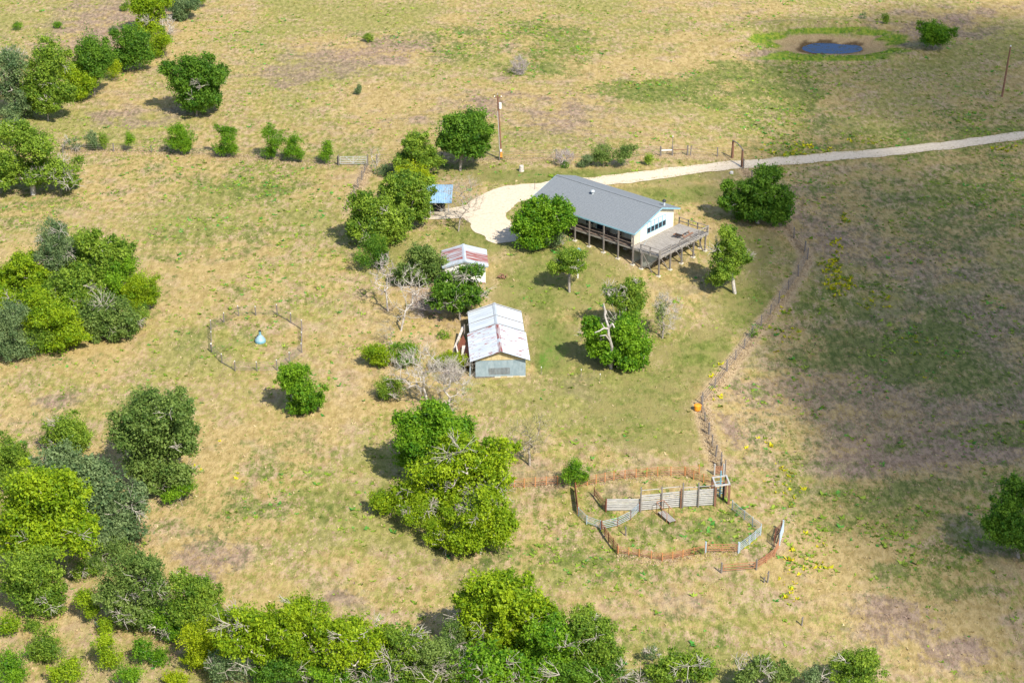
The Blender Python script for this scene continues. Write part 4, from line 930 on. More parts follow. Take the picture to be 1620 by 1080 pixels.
# ------------------------------------------------------------------ fences
CYL = {}
def rod(parent, a, b, r, mt, name, n=6):
    """a round bar as an object that shares one unit mesh per kind"""
    key = (mt, name, n)
    if key not in CYL: CYL[key] = MB().tube((0, 0, 0), (0, 0, 1), 1, 1, n).mesh(name, M[mt])
    a, b = Vector(a), Vector(b); d = b-a; ln = d.length; q = d.to_track_quat('Z', 'Y').to_matrix().to_4x4()
    mx = Matrix.Translation(a) @ q @ Matrix.Diagonal((r, r, ln, 1)); return link(name, CYL[key], parent, mx)
def gpoints(px): return [P(u, v) for u, v in px]
def pipe_fence(label, px, hpx, rails, mt, pmt, step=1.5, rr=.021, pr=.042, name='pipe_fence', cat='fence', group=None, h=None, extra=.08, wob=.02, low=.18):
    Q = gpoints(px); o = Q[0]; S = scale_at(o); hh = h or hpx/(S*.87)
    f = tag(empty(name, o), label, cat, group); Z = Vector((0, 0, 1))
    st = [Q[0]]
    for a, b in zip(Q, Q[1:]):
        n = max(1, round((b-a).length/step))
        for i in range(1, n+1):
            q = a.lerp(b, i/n); q.z = float(H(q.x, q.y)); st.append(q)
    for q in st: rod(f, q-o-Z*.2, q-o+Z*(hh+extra)+Vector((random.gauss(0, wob), random.gauss(0, wob), 0)), pr, pmt, 'post', 7)
    for a, b in zip(st, st[1:]):
        for k in range(rails):
            z = low+(hh-low)*k/(rails-1)
            rod(f, a-o+Z*(z+random.gauss(0, wob)), b-o+Z*(z+random.gauss(0, wob)), rr, mt, 'rail')
    return f
pipe_fence('rusty pipe fence running left from the round corral tree', [(798, 771.5), (829, 771), (899, 765.5)], 14, 5, 'rustpipe', 'rustpost', 1.05)
pipe_fence('long rusty pipe fence curving along the back of the corral', [(911, 772.5), (929, 768), (971, 759.5), (1006, 756), (1040, 752.5), (1083, 752.5), (1106, 749)], 14, 5, 'rustpipe', 'rustpost', 1.0)
pipe_fence('rusty pipe fence slanting to the head gate from the back fence', [(1084, 753), (1097, 758), (1113, 763), (1128, 765.5), (1143, 768)], 13, 5, 'rustpipe', 'rustpost', 1.0)
pipe_fence('dark red fence seen end-on below the small round tree', [(909.5, 777), (911.5, 795), (914, 813)], 13, 7, 'darkrust', 'rustsheet', 1.6, .04)
pipe_fence('blue-grey pipe panels at the left corner of the corral', [(915, 816), (928, 829), (950, 837)], 13, 5, 'bluepipe', 'bluepipe', 1.3)
pipe_fence('blue-grey pipe panels curving from left corner to white alley', [(952, 838), (977, 832.5), (998, 822), (1011, 809.5)], 14, 5, 'bluepipe', 'darkrust', 1.35)
pipe_fence('dark brown pipe fence running down the left side of the corral', [(951, 839), (963, 858), (976.5, 876)], 15, 7, 'rustpipe', 'darkrust', 1.1)
pipe_fence('low rusty pipe fence along the front left of the corral', [(978, 876), (1011, 880.5), (1030, 884), (1047, 887)], 12, 5, 'rustpipe', 'rustpost', 1.05)
pipe_fence('low rusty pipe fence along the front right of the corral', [(1047.5, 887.5), (1080, 882), (1115, 874)], 12, 6, 'rustpipe', 'rustpost', 1.1)
pipe_fence('blue pipe panels at the lower right of the corral', [(1170, 873), (1186, 861), (1203, 846.5)], 14, 5, 'bluepipe', 'bluepipe', 1.2)
pipe_fence('blue-green pipe panels at the upper right of the corral', [(1158, 806), (1177, 822), (1203.5, 843.5)], 14, 5, 'bluepipe', 'bluepipe', 1.3)
pipe_fence('short brown pipe gate swung open left of the white alley', [(940, 785), (958, 809)], 14, 7, 'rustpipe', 'darkrust', 2.4)
pipe_fence('rusty pipe fence curving outside the lower right of the corral', [(1197, 900.5), (1212, 890), (1225, 880.5), (1231, 867)], 13, 7, 'rustpipe', 'rustpipe', 1.1)
pipe_fence('brown mesh panel behind the tall blue end pipe', [(1224.5, 864), (1226, 853), (1236, 841)], 17, 8, 'darkrust', 'darkrust', 1.6, .018)
pipe_fence('tall blue end pipe panel seen edge-on at far right of corral', [(1233, 862), (1239, 841)], 18, 5, 'bluepipe', 'bluepipe', 2.4, .05, .07)
# gates of the corral
def bar_gate(label, a, b, hpx, rails, mt, pmt, diag=True, name='pipe_gate', ends=True, pm2=None, z0=.25, h=None):
    A, B = P(*a), P(*b); S = scale_at(A); hh = h or hpx/(S*.88); f = tag(empty(name, A), label, 'gate'); d = B-A; Z = Vector((0, 0, 1))
    if ends:
        for q in (Vector(), d): rod(f, q-Z*.2, q+Z*(hh+.25), .075, pmt, 'post', 8)
    a0, b0 = d*.05, d*.95
    for k in range(rails): z = z0+(hh-z0)*k/(rails-1); rod(f, a0+Z*z, b0+Z*z, .03, mt, 'rail')
    for q in (a0, b0): rod(f, q+Z*z0, q+Z*hh, .035, mt, 'stile')
    if diag:
        m = d*.5; rod(f, m+Z*z0, m+Z*hh, .03, mt, 'brace'); rod(f, m+Z*z0, d*.25+Z*hh, .025, mt, 'brace'); rod(f, m+Z*z0, d*.75+Z*hh, .025, mt, 'brace')
    return f
bar_gate('sagging rusty gate with fan bracing at the front of corral', (1116, 874), (1168, 874.5), 14, 4, 'rustpipe', 'bluepipe')
bar_gate('thin rusty gate below the corral between two grey posts', (1141, 906), (1196.5, 901), 13, 3, 'rustpipe', 'post', False)
bar_gate('small rusty gate between two white posts at corral top right', (1130, 751.5), (1144.5, 751.5), 14, 6, 'rustpipe', 'whiterail', False)
bar_gate('wide galvanised farm gate in the fence line by young trees', (536, 262), (582, 261.5), 13, 5, 'galv', 'post', True, 'farm_gate')
# white alley
al = tag(empty('cattle_alley', P(959, 808)), 'long white-railed cattle alley across the middle of the corral', 'cattle alley'); o = P(959, 808); Z = Vector((0, 0, 1))
secs = [((959, 808), (1012, 807.5), 1.18, 7), ((1013, 808), (1046, 805), 1.55, 8), ((1046, 805), (1075.5, 802), 1.58, 8), ((1080, 802), (1104, 800.5), 1.62, 9), ((1104, 800.5), (1129.5, 799), 1.66, 9)]
for a, b, h, n in secs:
    A, B = P(*a)-o, P(*b)-o; ln = (B-A).length
    for k in range(n):
        z = .16+(h-.16)*k/(n-1)
        MB().beam(A+Z*(z+random.gauss(0, .007)), B+Z*(z+random.gauss(0, .007)), .05, .115).build('rail', M['whiterail'], al)
bk = Vector((.10, .95, 0))
for a, b, h, n in secs[1:]:
    A, B = P(*a)-o+bk, P(*b)-o+bk
    for k in range(1, n, 3): z = .16+(h-.16)*k/(n-1); rod(al, A+Z*z, B+Z*z, .03, 'whiterail', 'back_rail')
for (u, v), h, mt in (((958.5, 808.5), 1.35, 'darkrust'), ((1013, 808.5), 1.9, 'post'), ((1046, 805.5), 1.75, 'post'), ((1076.5, 802.5), 2.0, 'pole'), ((1079.5, 802.5), 1.95, 'post'), ((1104, 801), 1.9, 'post')):
    q = P(u, v)-o; fr_ = -Vector((0, .09, 0))
    po = rod(al, q+fr_-Z*.2, q+fr_+Z*h, .07, mt, 'post', 8)
    if mt == 'post':
        c = MB(); a = q+fr_+Z*h
        for t0, t1 in ((0, .5), (.5, 1)): c.tube(a+Vector((0, bk.y*t0, .22*math.sin(math.pi*t0))), a+Vector((.1*t1, bk.y*t1+.1*t1, .22*math.sin(math.pi*t1))), .045, n=6)
        c.build('arch_bar', M['post'], al); rod(al, q+bk-Z*.2, q+bk+Z*h, .06, 'post', 'post', 8)
# head gate frame
hc = P(1131, 800); hg = tag(empty('head_gate', hc), 'tall square chute frame with white top rails and brown posts', 'chute frame')
B1 = P(1152.5, 797)-hc; dpt = Vector((-.15, 1.5, 0)); HH = 2.0
for q in (Vector(), B1, dpt, B1+dpt): MB().beam(q-Z*.2, q+Z*HH, .20, .17, (0, 1, 0)).build('post', M['pole'], hg)
for a, b in ((Vector(), B1), (B1, B1+dpt), (B1+dpt, dpt), (dpt, Vector())): MB().beam(a+Z*(HH+.05)-(b-a).normalized()*.08, b+Z*(HH+.05)+(b-a).normalized()*.02, .14, .10).build('top_rail', M['whiterail'], hg)
for k in range(6): rod(hg, B1*.2+dpt+Z*(.3+.25*k), B1*.8+dpt+Z*(.3+.25*k), .03, 'feederblue', 'gate_bar')
rod(hg, B1*.6+dpt, B1*.6+dpt+Z*2.6, .07, 'feederblue', 'lever_post', 8)
rod(hg, B1*.75+dpt*.6, B1*.75+dpt*.6+Z*1.7, .10, 'blackmetal', 'neck_bar', 8)
# loading platform with pipe frame
fp = P(1055, 820); ld = tag(empty('loading_platform', fp, R(-62)), 'grey plank platform with rusty pipe frame beside the white alley', 'platform')
for k in range(4): MB().box(-.95, .95, -.34+k*.17, -.34+k*.17+.155, .22+.0*k, .27).build('plank', M['deck'], ld)
for x in (-.9, .9):
    for y in (-.3, .3): MB().box(x-.04, x+.04, y-.04, y+.04, -.05, .22).build('leg', M['darkrust'], ld)
for y in (-.36, .36):
    rod(ld, (-1.2, y, 1.15), (.6, y, .85), .03, 'rustpipe', 'hand_rail')
    for x in (-1.15, -.3, .55): rod(ld, (x, y, 0), (x, y, 1.1-.17*(x+1.15)), .03, 'rustpipe', 'upright')
rod(ld, (-1.2, -.36, 1.15), (-1.2, .36, 1.15), .03, 'rustpipe', 'hand_rail')
for (u, v), h, lab in (((1214, 921), 1.1, 'lone grey post standing below the outer corral fence'), ((1208.5, 921), .5, 'short dark stub post beside the lone grey post'), ((990, 847), .9, 'thin grey post leaning inside the left of the corral'), ((1268, 989), .8, 'small dark stake alone in the lower right pasture'), ((1141.5, 741), 1.7, 'leaning grey fence post behind the small rusty gate'), ((1147, 750), 1.5, 'grey corner post right of the small rusty gate')):
    p = P(u, v); f = tag(empty('fence_post', p), lab, 'post'); MB().tube((0, 0, -.2), (random.uniform(-.08, .08), .03, h), .075, .06, 8).build('shaft', M['post'], f); MB().tube((0, 0, h*.8), (0, 0, h*.83), .085, n=8).build('wire_band', M['wire'], f)

def wire_fence(label, px, h=1.15, step=3.6, wires=4, pm='post', name='wire_fence', tips=False, pr=.06, corner=None):
    Q = gpoints(px); o = Q[0]; f = tag(empty(name, o), label, 'fence'); st = []; Z = Vector((0, 0, 1))
    for i, (a, b) in enumerate(zip(Q, Q[1:])):
        n = max(1, round((b-a).length/step))
        for k in range(n):
            q = a.lerp(b, k/n); q.z = float(H(q.x, q.y)); st.append((q, k == 0))
    st.append((Q[-1], True))
    tops = []
    for q, c in st:
        hh = h*(random.uniform(.9, 1.12)+(.15 if c else 0)); t = q-o+Vector((random.gauss(0, .05), random.gauss(0, .05), hh)); tops.append((q-o, t-(q-o)))
        p = rod(f, q-o-Z*.2, t, pr*(1.35 if c else 1)*random.uniform(.85, 1.2), pm, 'post', 7)
        if tips: rod(f, t, t+Z*.09, pr*1.25, 'white', 'post_cap', 6)
    wm = MB()
    for (a, ta), (b, tb) in zip(tops, tops[1:]):
        for k in range(wires):
            z = (k+.8)/wires; m = (a+ta*z+b+tb*z)/2-Z*.03; wm.tube(a+ta*z, m, .016, n=3, cap=False); wm.tube(m, b+tb*z, .016, n=3, cap=False)
    tag(wm.build('wire', M['wire'], f), kind='stuff')
    return f
wire_fence('wire fence with grey posts bounding the right of the yard', YF, 1.15, 3.2)
wire_fence('wire fence from the orange tub down to the corral gate', YF2, 1.1, 2.6)
wire_fence('short wire fence running down from the galvanised farm gate', LF, 1.05, 2.2)
TF = [(596, 258), (700, 256), (790, 254), (880, 252), (960, 249), (1045, 247)]
wire_fence('long sparse wire fence across the back of the lawn', TF, 1.1, 5.5)
wire_fence('wire fence with grey posts left of the driveway gateway', [(1092, 247), (1135, 248), (1157, 249)], 1.1, 2.6)
TL = [(100, 243), (180, 240), (300, 243), (420, 252), (534, 261)]
wire_fence('sparse wire fence along the row of young trees', TL, 1.0, 6.0)
hb = P(1045, 247); f = tag(empty('brace_fence', hb), 'grey timber brace with white rail in the back fence', 'fence brace')
ps = [P(1045, 247)-hb, P(1063.5, 246.5)-hb, P(1087.5, 246)-hb]
for q, h in zip(ps, (1.2, 1.25, 1.35)): MB().tube(q-Z*.2, q+Z*h, .11, .10, 8).build('post', M['post'], f)
MB().tube(ps[0]+Z*.75, ps[1]+Z*.75, .07, n=7).build('rail', M['white'], f); MB().tube(ps[1]+Z*.8, ps[2]+Z*.8, .05, n=7).build('rail', M['pole'], f)
for x, (u, v), lab in ((0, (1063.5, 246), 'tall thin white pole behind the back fence brace'),):
    p = P(1063.5, 244); s_ = tag(empty('thin_pole', p), lab, 'pole'); MB().tube((0, 0, -.2), (0, 0, 2.3), .05, .04, 7).build('shaft', M['post'], s_); MB().tube((0, 0, 2.3), (0, 0, 2.45), .06, n=7).build('cap', M['white'], s_)
# octagonal pen
PEN = [(335, 558), (334, 521), (354, 510), (378, 500), (405, 499), (439, 498.5), (460, 511), (478, 522), (478, 558), (458, 574), (439, 586), (407, 587), (372, 587), (351, 574), (335, 558)]
wire_fence('octagonal wire pen of thin white-tipped stakes round the blue feeder', PEN, .95, 2.6, 6, 'post', 'round_pen', True, .04)

# ------------------------------------------------------------------ trees, by place
T = tree
UL = 'trees of the upper left tree line'
T((76, 192), [(80,95,30,24),(70,128,32,24),(98,148,20,20),(55,150,20,20),(78,165,24,14)], 'M', 'tall mid-green tree with pale trunk at the near end of the upper left tree line', twigs=2, group=UL)
T((22, 190), [(20,108,24,28),(12,145,25,25),(40,155,18,18),(25,175,22,14)], 'G', 'grey-green thin tree with white branches at the far left edge of the tree line', twigs=5, bark='palebark', dens=.75, group=UL)
T((22, 95), [(18,92,22,14)], 'G', 'pale thin crown showing behind the grey-green tree at the left edge', twigs=4, dens=.6, group=UL)
T((150, 152), [(143,82,24,24),(150,108,26,22),(132,108,16,18),(165,92,14,18)], 'D', 'dark green upright tree in the middle of the upper left tree line', group=UL)
T((118, 158), [(107,118,20,16),(130,132,22,18),(120,148,18,10)], 'L', 'low lime bush between the two tall trees of the tree line', group=UL)
T((205, 113), [(205,62,28,22),(216,88,26,18),(192,92,16,18),(222,70,16,16)], 'D', 'broad dark green tree left of the fallen white branches', twigs=1, group=UL)
T((246, 92), [(248,72,20,16),(258,62,12,12),(240,84,14,10)], 'L', 'bright lime tree just in front of the fallen white branches', group=UL)
T((177, 128), [(177,112,13,15)], 'Y', 'small yellow-lime bush at the foot of the broad dark tree', group=UL)
T((237, 58), [(226,12,22,18),(242,34,20,16),(252,6,20,12),(232,46,16,12)], 'L', 'tall loose lime tree at the top of the tree line', twigs=3, group=UL)
T((296, 32), [(288,14,18,15),(300,6,16,10),(285,26,12,8)], 'G', 'dark grey-green bush right of the white fallen branches', group=UL)
T((275, 18), [(272,6,10,9)], 'L', 'small lime bush at the top edge above white branches', group=UL)
T((318, 14), [(316,2,14,8)], 'M', 'low green bush at the top edge ending the tree line', group=UL)
T((197, 18), [(197,12,6,7)], 'M', 'tiny green bush alone in the pinkish top left field')
bare((266, 62), [(266,44,16,18)], 'white dead tree with tangled branches beside the lime trees at top', 'paletwig', n=50, tip=.03, sub=4, tophi=.4)
T((311, 184), [(308,108,34,20),(332,128,24,22),(290,132,26,22),(314,156,30,22),(270,112,16,11),(344,120,13,14),(300,165,18,14),(336,158,14,14)], 'D', 'large lone dark oak on the field right of the tree line', twigs=2)
T((53, 308), [(22,212,34,20),(60,232,26,20),(20,252,40,22),(88,268,36,20),(55,280,30,16),(110,288,16,10),(10,282,24,16)], 'M', 'sprawling grey-limbed oak with thick pale trunk at the left edge', twigs=5, bark='palebark', dens=.85, trunk_r=.35)
T((14, 238), [(8,206,18,14),(25,200,14,10)], 'G', 'grey-green shrub behind the sprawling left edge oak')
RW = 'young trees in a row along the fence'
T((148, 238), [(144,220,9,10),(150,228,9,8)], 'G', 'grey-green sapling paired with a darker one near the row left end', 'young_tree', group=RW, leaf=.15)
T((165, 238), [(165,222,7,12)], 'M', 'narrow darker sapling right of the grey-green sapling', 'young_tree', group=RW, leaf=.15)
T((208, 240), [(206,223,7,10)], 'B', 'smallest young tree of the row standing alone', 'young_tree', group=RW, leaf=.15)
T((288, 246), [(284,206,16,11),(294,222,13,12),(277,226,13,10),(288,232,14,9)], 'B', 'loose flat-topped young tree below the large lone oak', 'young_tree', group=RW)
T((360, 249), [(357,206,15,10),(360,222,16,13),(352,236,14,8),(366,236,12,8)], 'B', 'neat rounded young tree right below the large lone oak', 'young_tree', group=RW)
T((431, 253), [(429,211,14,11),(436,226,13,13),(425,240,13,9)], 'B', 'taller of the two neighbouring young trees left of the farm gate', 'young_tree', group=RW)
T((466, 256), [(466,226,11,12),(460,240,11,10),(472,244,10,8)], 'B', 'shorter of the two neighbouring young trees left of the farm gate', 'young_tree', group=RW)
T((517, 259), [(518,232,8,8),(516,246,10,8)], 'B', 'small young tree standing right beside the galvanised farm gate', 'young_tree', group=RW)
T((112, 240), [(108,228,16,8),(122,234,8,5)], 'G', 'thin scrubby sprigs left of the grey-green sapling', 'shrub', 'shrub', dens=.3, twigs=3)
# left thicket
LT_ = 'trees of the left thicket'
T((92, 475), [(78,382,22,22),(95,368,10,14),(84,410,24,20),(100,400,16,16)], 'G', 'tall grey-green tree with white limbs at the top of the left thicket', twigs=5, bark='palebark', group=LT_)
T((152, 475), [(150,392,22,18),(168,428,34,26),(132,440,24,22),(196,405,12,20),(180,400,16,16),(150,415,22,18)], 'M', 'broad mid-green tree right of the tall one in the left thicket', twigs=2, group=LT_)
T((222, 492), [(228,450,22,16),(215,474,20,14),(240,468,12,14),(205,460,14,12)], 'L', 'bright lime bush ending the left thicket on the right', group=LT_)
T((42, 478), [(32,432,26,22),(5,455,20,24),(55,448,24,20),(40,420,16,12)], 'L', 'lime tree on the left side of the left thicket', twigs=2, group=LT_)
T((90, 556), [(85,498,32,22),(110,522,24,22),(95,542,30,14),(62,515,18,18)], 'L', 'rounded yellow-lime bush at the front of the left thicket', group=LT_)
T((20, 570), [(8,520,20,26),(30,545,24,20),(5,552,18,18),(22,500,16,18)], 'G', 'dark grey-green bush at the front left of the left thicket', group=LT_)
T((66, 562), [(62,538,18,20),(50,552,12,10)], 'M', 'small green bush between lime bush and dark left edge bush', group=LT_)
T((175, 538), [(150,508,26,22),(188,520,24,20),(165,488,24,18),(205,508,12,14),(150,530,16,10)], 'O', 'brushy olive thicket shrub at the lower right of the left thicket', 'shrub', 'shrub', twigs=4, dens=.8, group=LT_)
snag((114, 487), (113, 460), .16, 'straight white dead trunk standing in the left thicket')
snag((148, 473), (147, 452), .12, 'short leaning white snag in the left thicket', [[(147, 462), (151, 456)]])
T((112, 502), [(110,455,30,22),(85,462,24,20),(132,476,24,18)], 'M', 'green undergrowth filling the middle of the left thicket', twigs=3, group=LT_)
T((190, 486), [(190,440,26,24),(202,464,20,18),(174,455,24,18)], 'B', 'bright green tree between the lime end bush and the broad tree', twigs=2, group=LT_)
T((20, 520), [(15,484,26,22),(42,496,22,18),(60,478,18,16)], 'L', 'lime bush on the left above the dark grey-green bush', twigs=2, group=LT_)
T((214, 524), [(210,502,20,16),(198,524,20,12)], 'M', 'low green shrub at the right foot of the left thicket', 'shrub', 'shrub', group=LT_)
T((126, 448), [(120,400,24,24),(108,424,26,22),(132,415,20,20)], 'M', 'green tree joining the two tallest trees of the left thicket', twigs=2, group=LT_)
# lower left grove
LG = 'trees of the lower left grove'
T((255, 778), [(228,648,36,24),(270,652,36,24),(203,688,34,28),(255,698,44,34),(290,698,22,30),(228,738,36,24),(278,752,30,20),(250,768,22,12),(240,668,34,24)], 'O', 'biggest round olive-green tree standing above the lower left grove', twigs=2)
T((112, 715), [(105,678,26,20),(126,694,22,18),(90,704,20,14),(112,706,20,10)], 'M', 'small mid-green tree left of the biggest round olive tree', twigs=3, group=LG)
T((15, 775), [(15,712,22,18),(5,742,25,22),(36,728,14,14),(25,755,18,14)], 'M', 'mid-green tree cut by the left edge above the lime oak', group=LG)
T((140, 860), [(95,735,34,20),(140,758,38,26),(170,808,34,30),(190,840,30,25),(132,790,30,26),(205,800,22,22),(165,850,30,18),(110,765,28,22)], 'G', 'long blue-grey-green tree in the middle of the lower left grove', twigs=2, group=LG)
T((60, 930), [(55,768,42,22),(35,808,45,32),(95,808,40,30),(60,848,45,35),(125,850,22,24),(20,850,30,30),(80,780,30,22),(140,835,14,16)], 'L', 'biggest bright lime tree at the left edge of the grove', twigs=3, group=LG, trunk_r=.4)
T((62, 975), [(48,902,40,28),(60,940,36,28),(85,950,18,20),(25,925,22,22)], 'M', 'darker green tree below the biggest bright lime tree', twigs=2, group=LG)
T((225, 998), [(214,908,32,26),(190,940,28,24),(240,930,24,22),(230,968,24,22),(198,970,20,16),(225,890,22,12)], 'O', 'grey-olive tree with pale branches below the grove', twigs=5, bark='palebark', dens=.8, group=LG)
T((300, 1005), [(300,928,28,18),(320,952,24,22),(290,968,30,24),(336,965,14,14),(310,985,20,12)], 'M', 'dark round-topped tree right of the grey-olive tree', twigs=2, group=LG)
T((325, 1060), [(320,1010,25,20),(336,1035,28,20),(310,1040,20,16)], 'Y', 'yellow-lime bush left of the bottom thicket', group=LG)
T((142, 985), [(138,950,15,16),(145,968,10,10)], 'L', 'small pale lime bush beside a fallen branch', 'shrub', 'shrub', group=LG)
SB_ = 'low shrubs in the bottom left corner'
for (b, lb, sp, lab) in (((76, 1048), [(70,1018,24,20),(85,1032,20,16),(62,1036,16,12)], 'M', 'mid-green shrub above the bottom left corner'), ((12, 1085), [(10,1055,26,24),(22,1070,18,14)], 'B', 'bright green shrub filling the bottom left corner'), ((172, 1062), [(165,1020,16,18),(175,1042,18,16)], 'L', 'upright lime shrub right of the mid-green shrub'), ((105, 1082), [(110,1062,26,14),(95,1070,18,10)], 'L', 'low wide lime shrub at the bottom edge'), ((204, 1088), [(205,1068,22,12)], 'B', 'low bright shrub at the bottom edge beside bare soil'), ((242, 1056), [(228,1030,16,16),(250,1042,18,12)], 'B', 'green shrub below the grey-olive tree'), ((15, 1005), [(14,988,18,14)], 'L', 'small lime shrub at the left edge below the darker tree'), ((168, 1005), [(166,992,12,12)], 'L', 'tiny lime shrub between the grove and the bare soil'), ((282, 1088), [(278,1074,18,10)], 'Y', 'small yellow shrub at the bottom edge near the thicket'), ((45, 1002), [(50,990,12,8)], 'M', 'tiny green shrub under the darker left tree')):
    T(b, lb, sp, lab, 'shrub', 'shrub', group=SB_, twigs=1)
T((186, 902), [(180,872,24,16),(160,890,18,14)], 'O', 'olive shrub between the long blue-grey tree and the grey-olive tree', 'shrub', 'shrub', group=LG, twigs=3)
T((132, 915), [(128,898,20,14)], 'M', 'small green shrub at the foot of the biggest bright lime tree', 'shrub', 'shrub', group=LG, twigs=2)
T((270, 1012), [(262,985,24,20),(275,1000,18,12)], 'B', 'bright shrub between the grey-olive tree and the dark round-topped tree', 'shrub', 'shrub', group=LG, twigs=2)
T((290, 800), [(290,775,18,12),(270,785,14,8)], 'B', 'bright low shrub at the foot of the biggest olive tree', 'shrub', 'shrub', twigs=1)
q = P(150, 985); o = MB().tube((0, 0, .1), (1.1, -2.0, .25), .09, .05, 6).build('fallen_branch', M['palebark']); o.location = q; tag(o, 'fallen pale branch below the small pale lime bush', 'branch')
# bottom thicket
BT = 'trees of the bottom thicket'
T((420, 1085), [(400,982,38,18),(372,1008,30,24),(430,1000,26,20),(410,1025,34,24)], 'L', 'lime tree with white branches at the left end of the bottom thicket', twigs=6, bark='palebark', group=BT, dens=.85)
T((485, 1085), [(476,968,26,20),(500,985,22,16),(460,1008,34,24),(492,1030,28,24),(470,985,22,18)], 'L', 'tallest lime crown in the left half of the bottom thicket', twigs=4, bark='palebark', group=BT)
T((380, 1090), [(375,1050,28,24),(350,1060,20,20)], 'G', 'grey-green tree low at the left of the bottom thicket', twigs=3, group=BT)
T((450, 1092), [(450,1060,36,20),(420,1065,22,16)], 'D', 'dark green low tree in front of the tallest lime crown', twigs=2, group=BT)
T((565, 1090), [(560,1002,34,16),(592,1016,28,18),(545,1032,34,24),(580,1045,30,20),(525,1015,20,16)], 'L', 'lime tree over white dead limbs in the middle of the bottom thicket', twigs=6, bark='palebark', group=BT, dens=.85)
T((530, 1095), [(520,1066,34,16),(560,1072,26,12)], 'B', 'bright green low tree at the bottom edge below the white limbs', twigs=3, group=BT)
T((640, 1092), [(640,1008,28,14),(662,1030,28,20),(620,1040,30,24),(645,1055,26,18)], 'M', 'mid-green lime-tipped tree right of the middle of the bottom thicket', twigs=5, bark='palebark', group=BT, dens=.85)
T((702, 1095), [(695,1030,30,20),(712,1055,28,20),(675,1060,20,16)], 'O', 'olive-grey thin tree left of the big lime dome', twigs=6, bark='palebark', dens=.6, group=BT)
T((795, 1045), [(785,930,38,22),(755,955,34,28),(815,950,38,28),(840,975,28,26),(785,985,50,34),(746,992,24,28),(820,1008,40,28),(790,950,38,24)], 'L', 'big lime dome tree at the bottom centre', twigs=4, trunk_r=.4)
T((872, 1078), [(865,1000,34,20),(890,1015,26,24),(850,1040,40,24),(880,1050,26,18)], 'B', 'bright green tree right of the big lime dome', twigs=4, group=BT)
T((932, 1075), [(920,985,26,18),(945,1000,24,18),(915,1020,30,24),(942,1035,30,24),(965,1040,18,16),(925,1005,26,20)], 'M', 'tall mid-green tree with pale twigs at the right of the bottom thicket', twigs=4, group=BT)
T((362, 1045), [(348,1000,22,22),(358,1024,22,18)], 'M', 'green tree joining the dark round-topped tree to the bottom thicket', twigs=3, group=BT)
T((612, 1097), [(605,1064,30,18),(632,1076,24,12)], 'D', 'dark low tree at the bottom edge below the lime-tipped tree', twigs=4, group=BT)
T((684, 1099), [(680,1076,26,14),(722,1080,24,12)], 'M', 'low green tree at the bottom edge below the olive-grey thin tree', twigs=4, group=BT)
T((740, 1062), [(735,1040,22,22),(726,1015,16,18),(718,1000,14,14)], 'O', 'pale olive bush against the left side of the lime dome', twigs=5, dens=.7, group=BT)
T((1000, 1094), [(985,1064,24,16),(1008,1076,20,10)], 'O', 'olive bush at the bottom edge right of the thicket', 'shrub', 'shrub', twigs=4, dens=.7)
T((530, 1050), [(522,1000,22,16),(535,1030,24,20)], 'L', 'lime tree squeezed between the two tallest lime crowns', twigs=5, bark='palebark', group=BT)
T((800, 1098), [(770,1060,40,24),(832,1070,36,18),(735,1066,24,18)], 'B', 'bright green foliage below the lime dome at the bottom edge', twigs=5, bark='palebark', group=BT)
T((920, 1098), [(905,1070,34,14),(950,1072,26,14)], 'D', 'darker tree at the bottom edge below the tall mid-green tree', twigs=3, group=BT)
T((1032, 1050), [(1030,1034,12,10)], 'G', 'small thin grey shrub right of the bottom thicket', 'shrub', 'shrub', dens=.5, twigs=3)
BR = 'trees cut by the bottom edge on the right'
T((1080, 1095), [(1076,1048,32,14),(1102,1062,32,14),(1052,1066,30,14)], 'M', 'spreading green tree cut by the bottom edge, first of the right three', twigs=3, group=BR)
T((1205, 1098), [(1196,1054,26,14),(1232,1066,28,12),(1175,1068,18,12)], 'O', 'pale olive tree cut by the bottom edge between two green trees', twigs=4, group=BR)
T((1292, 1096), [(1286,1068,20,12),(1300,1078,16,8)], 'G', 'thin grey-green bush cut by the bottom edge beside the last tree', 'shrub', 'shrub', twigs=4, dens=.6, group=BR)
T((1352, 1092), [(1340,1048,28,16),(1375,1046,22,16),(1356,1068,38,14)], 'M', 'darker green tree cut by the bottom edge, last on the right', twigs=3, group=BR)
# middle left
T((476, 655), [(465,588,20,13),(455,604,16,14),(480,618,28,22),(500,635,16,12),(478,644,24,12),(466,610,18,18)], 'B', 'leaning bright green tree just below the round pen', twigs=1)
T((692, 765), [(680,658,28,22),(652,678,30,22),(716,680,30,22),(682,705,44,28),(655,725,26,24),(705,722,30,20),(672,690,30,24)], 'B', 'tall bright green tree above the sprawling lime tree in the middle', twigs=1, trunk_r=.35)
MC = 'lime trees clumped left of the corral'
T((722, 820), [(720,720,34,18),(770,728,38,22),(690,744,34,22),(740,762,44,28),(782,768,24,24),(690,788,34,22),(735,738,40,20)], 'L', 'widest lime tree spreading left of the corral fence', twigs=5, bark='palebark', group=MC, trunk_r=.35)
T((760, 876), [(770,808,38,30),(745,852,38,22),(786,838,24,24),(762,830,38,26)], 'L', 'lime tree hanging lowest in front of the wide lime tree', twigs=4, bark='palebark', group=MC)
T((704, 866), [(706,838,26,20),(724,852,22,16),(692,856,18,12)], 'L', 'lime tree with grey bare limbs showing under the wide lime tree', twigs=6, bark='palebark', dens=.75, group=MC)
T((616, 816), [(608,795,20,16),(632,785,18,14),(648,770,18,14)], 'L', 'small lime tree at the left end of the lime clump', twigs=2, group=MC)
T((664, 842), [(660,818,24,16),(668,805,18,12),(645,808,14,10)], 'L', 'low lime bush with bare branches under the wide lime tree', 'shrub', 'shrub', twigs=5, group=MC)
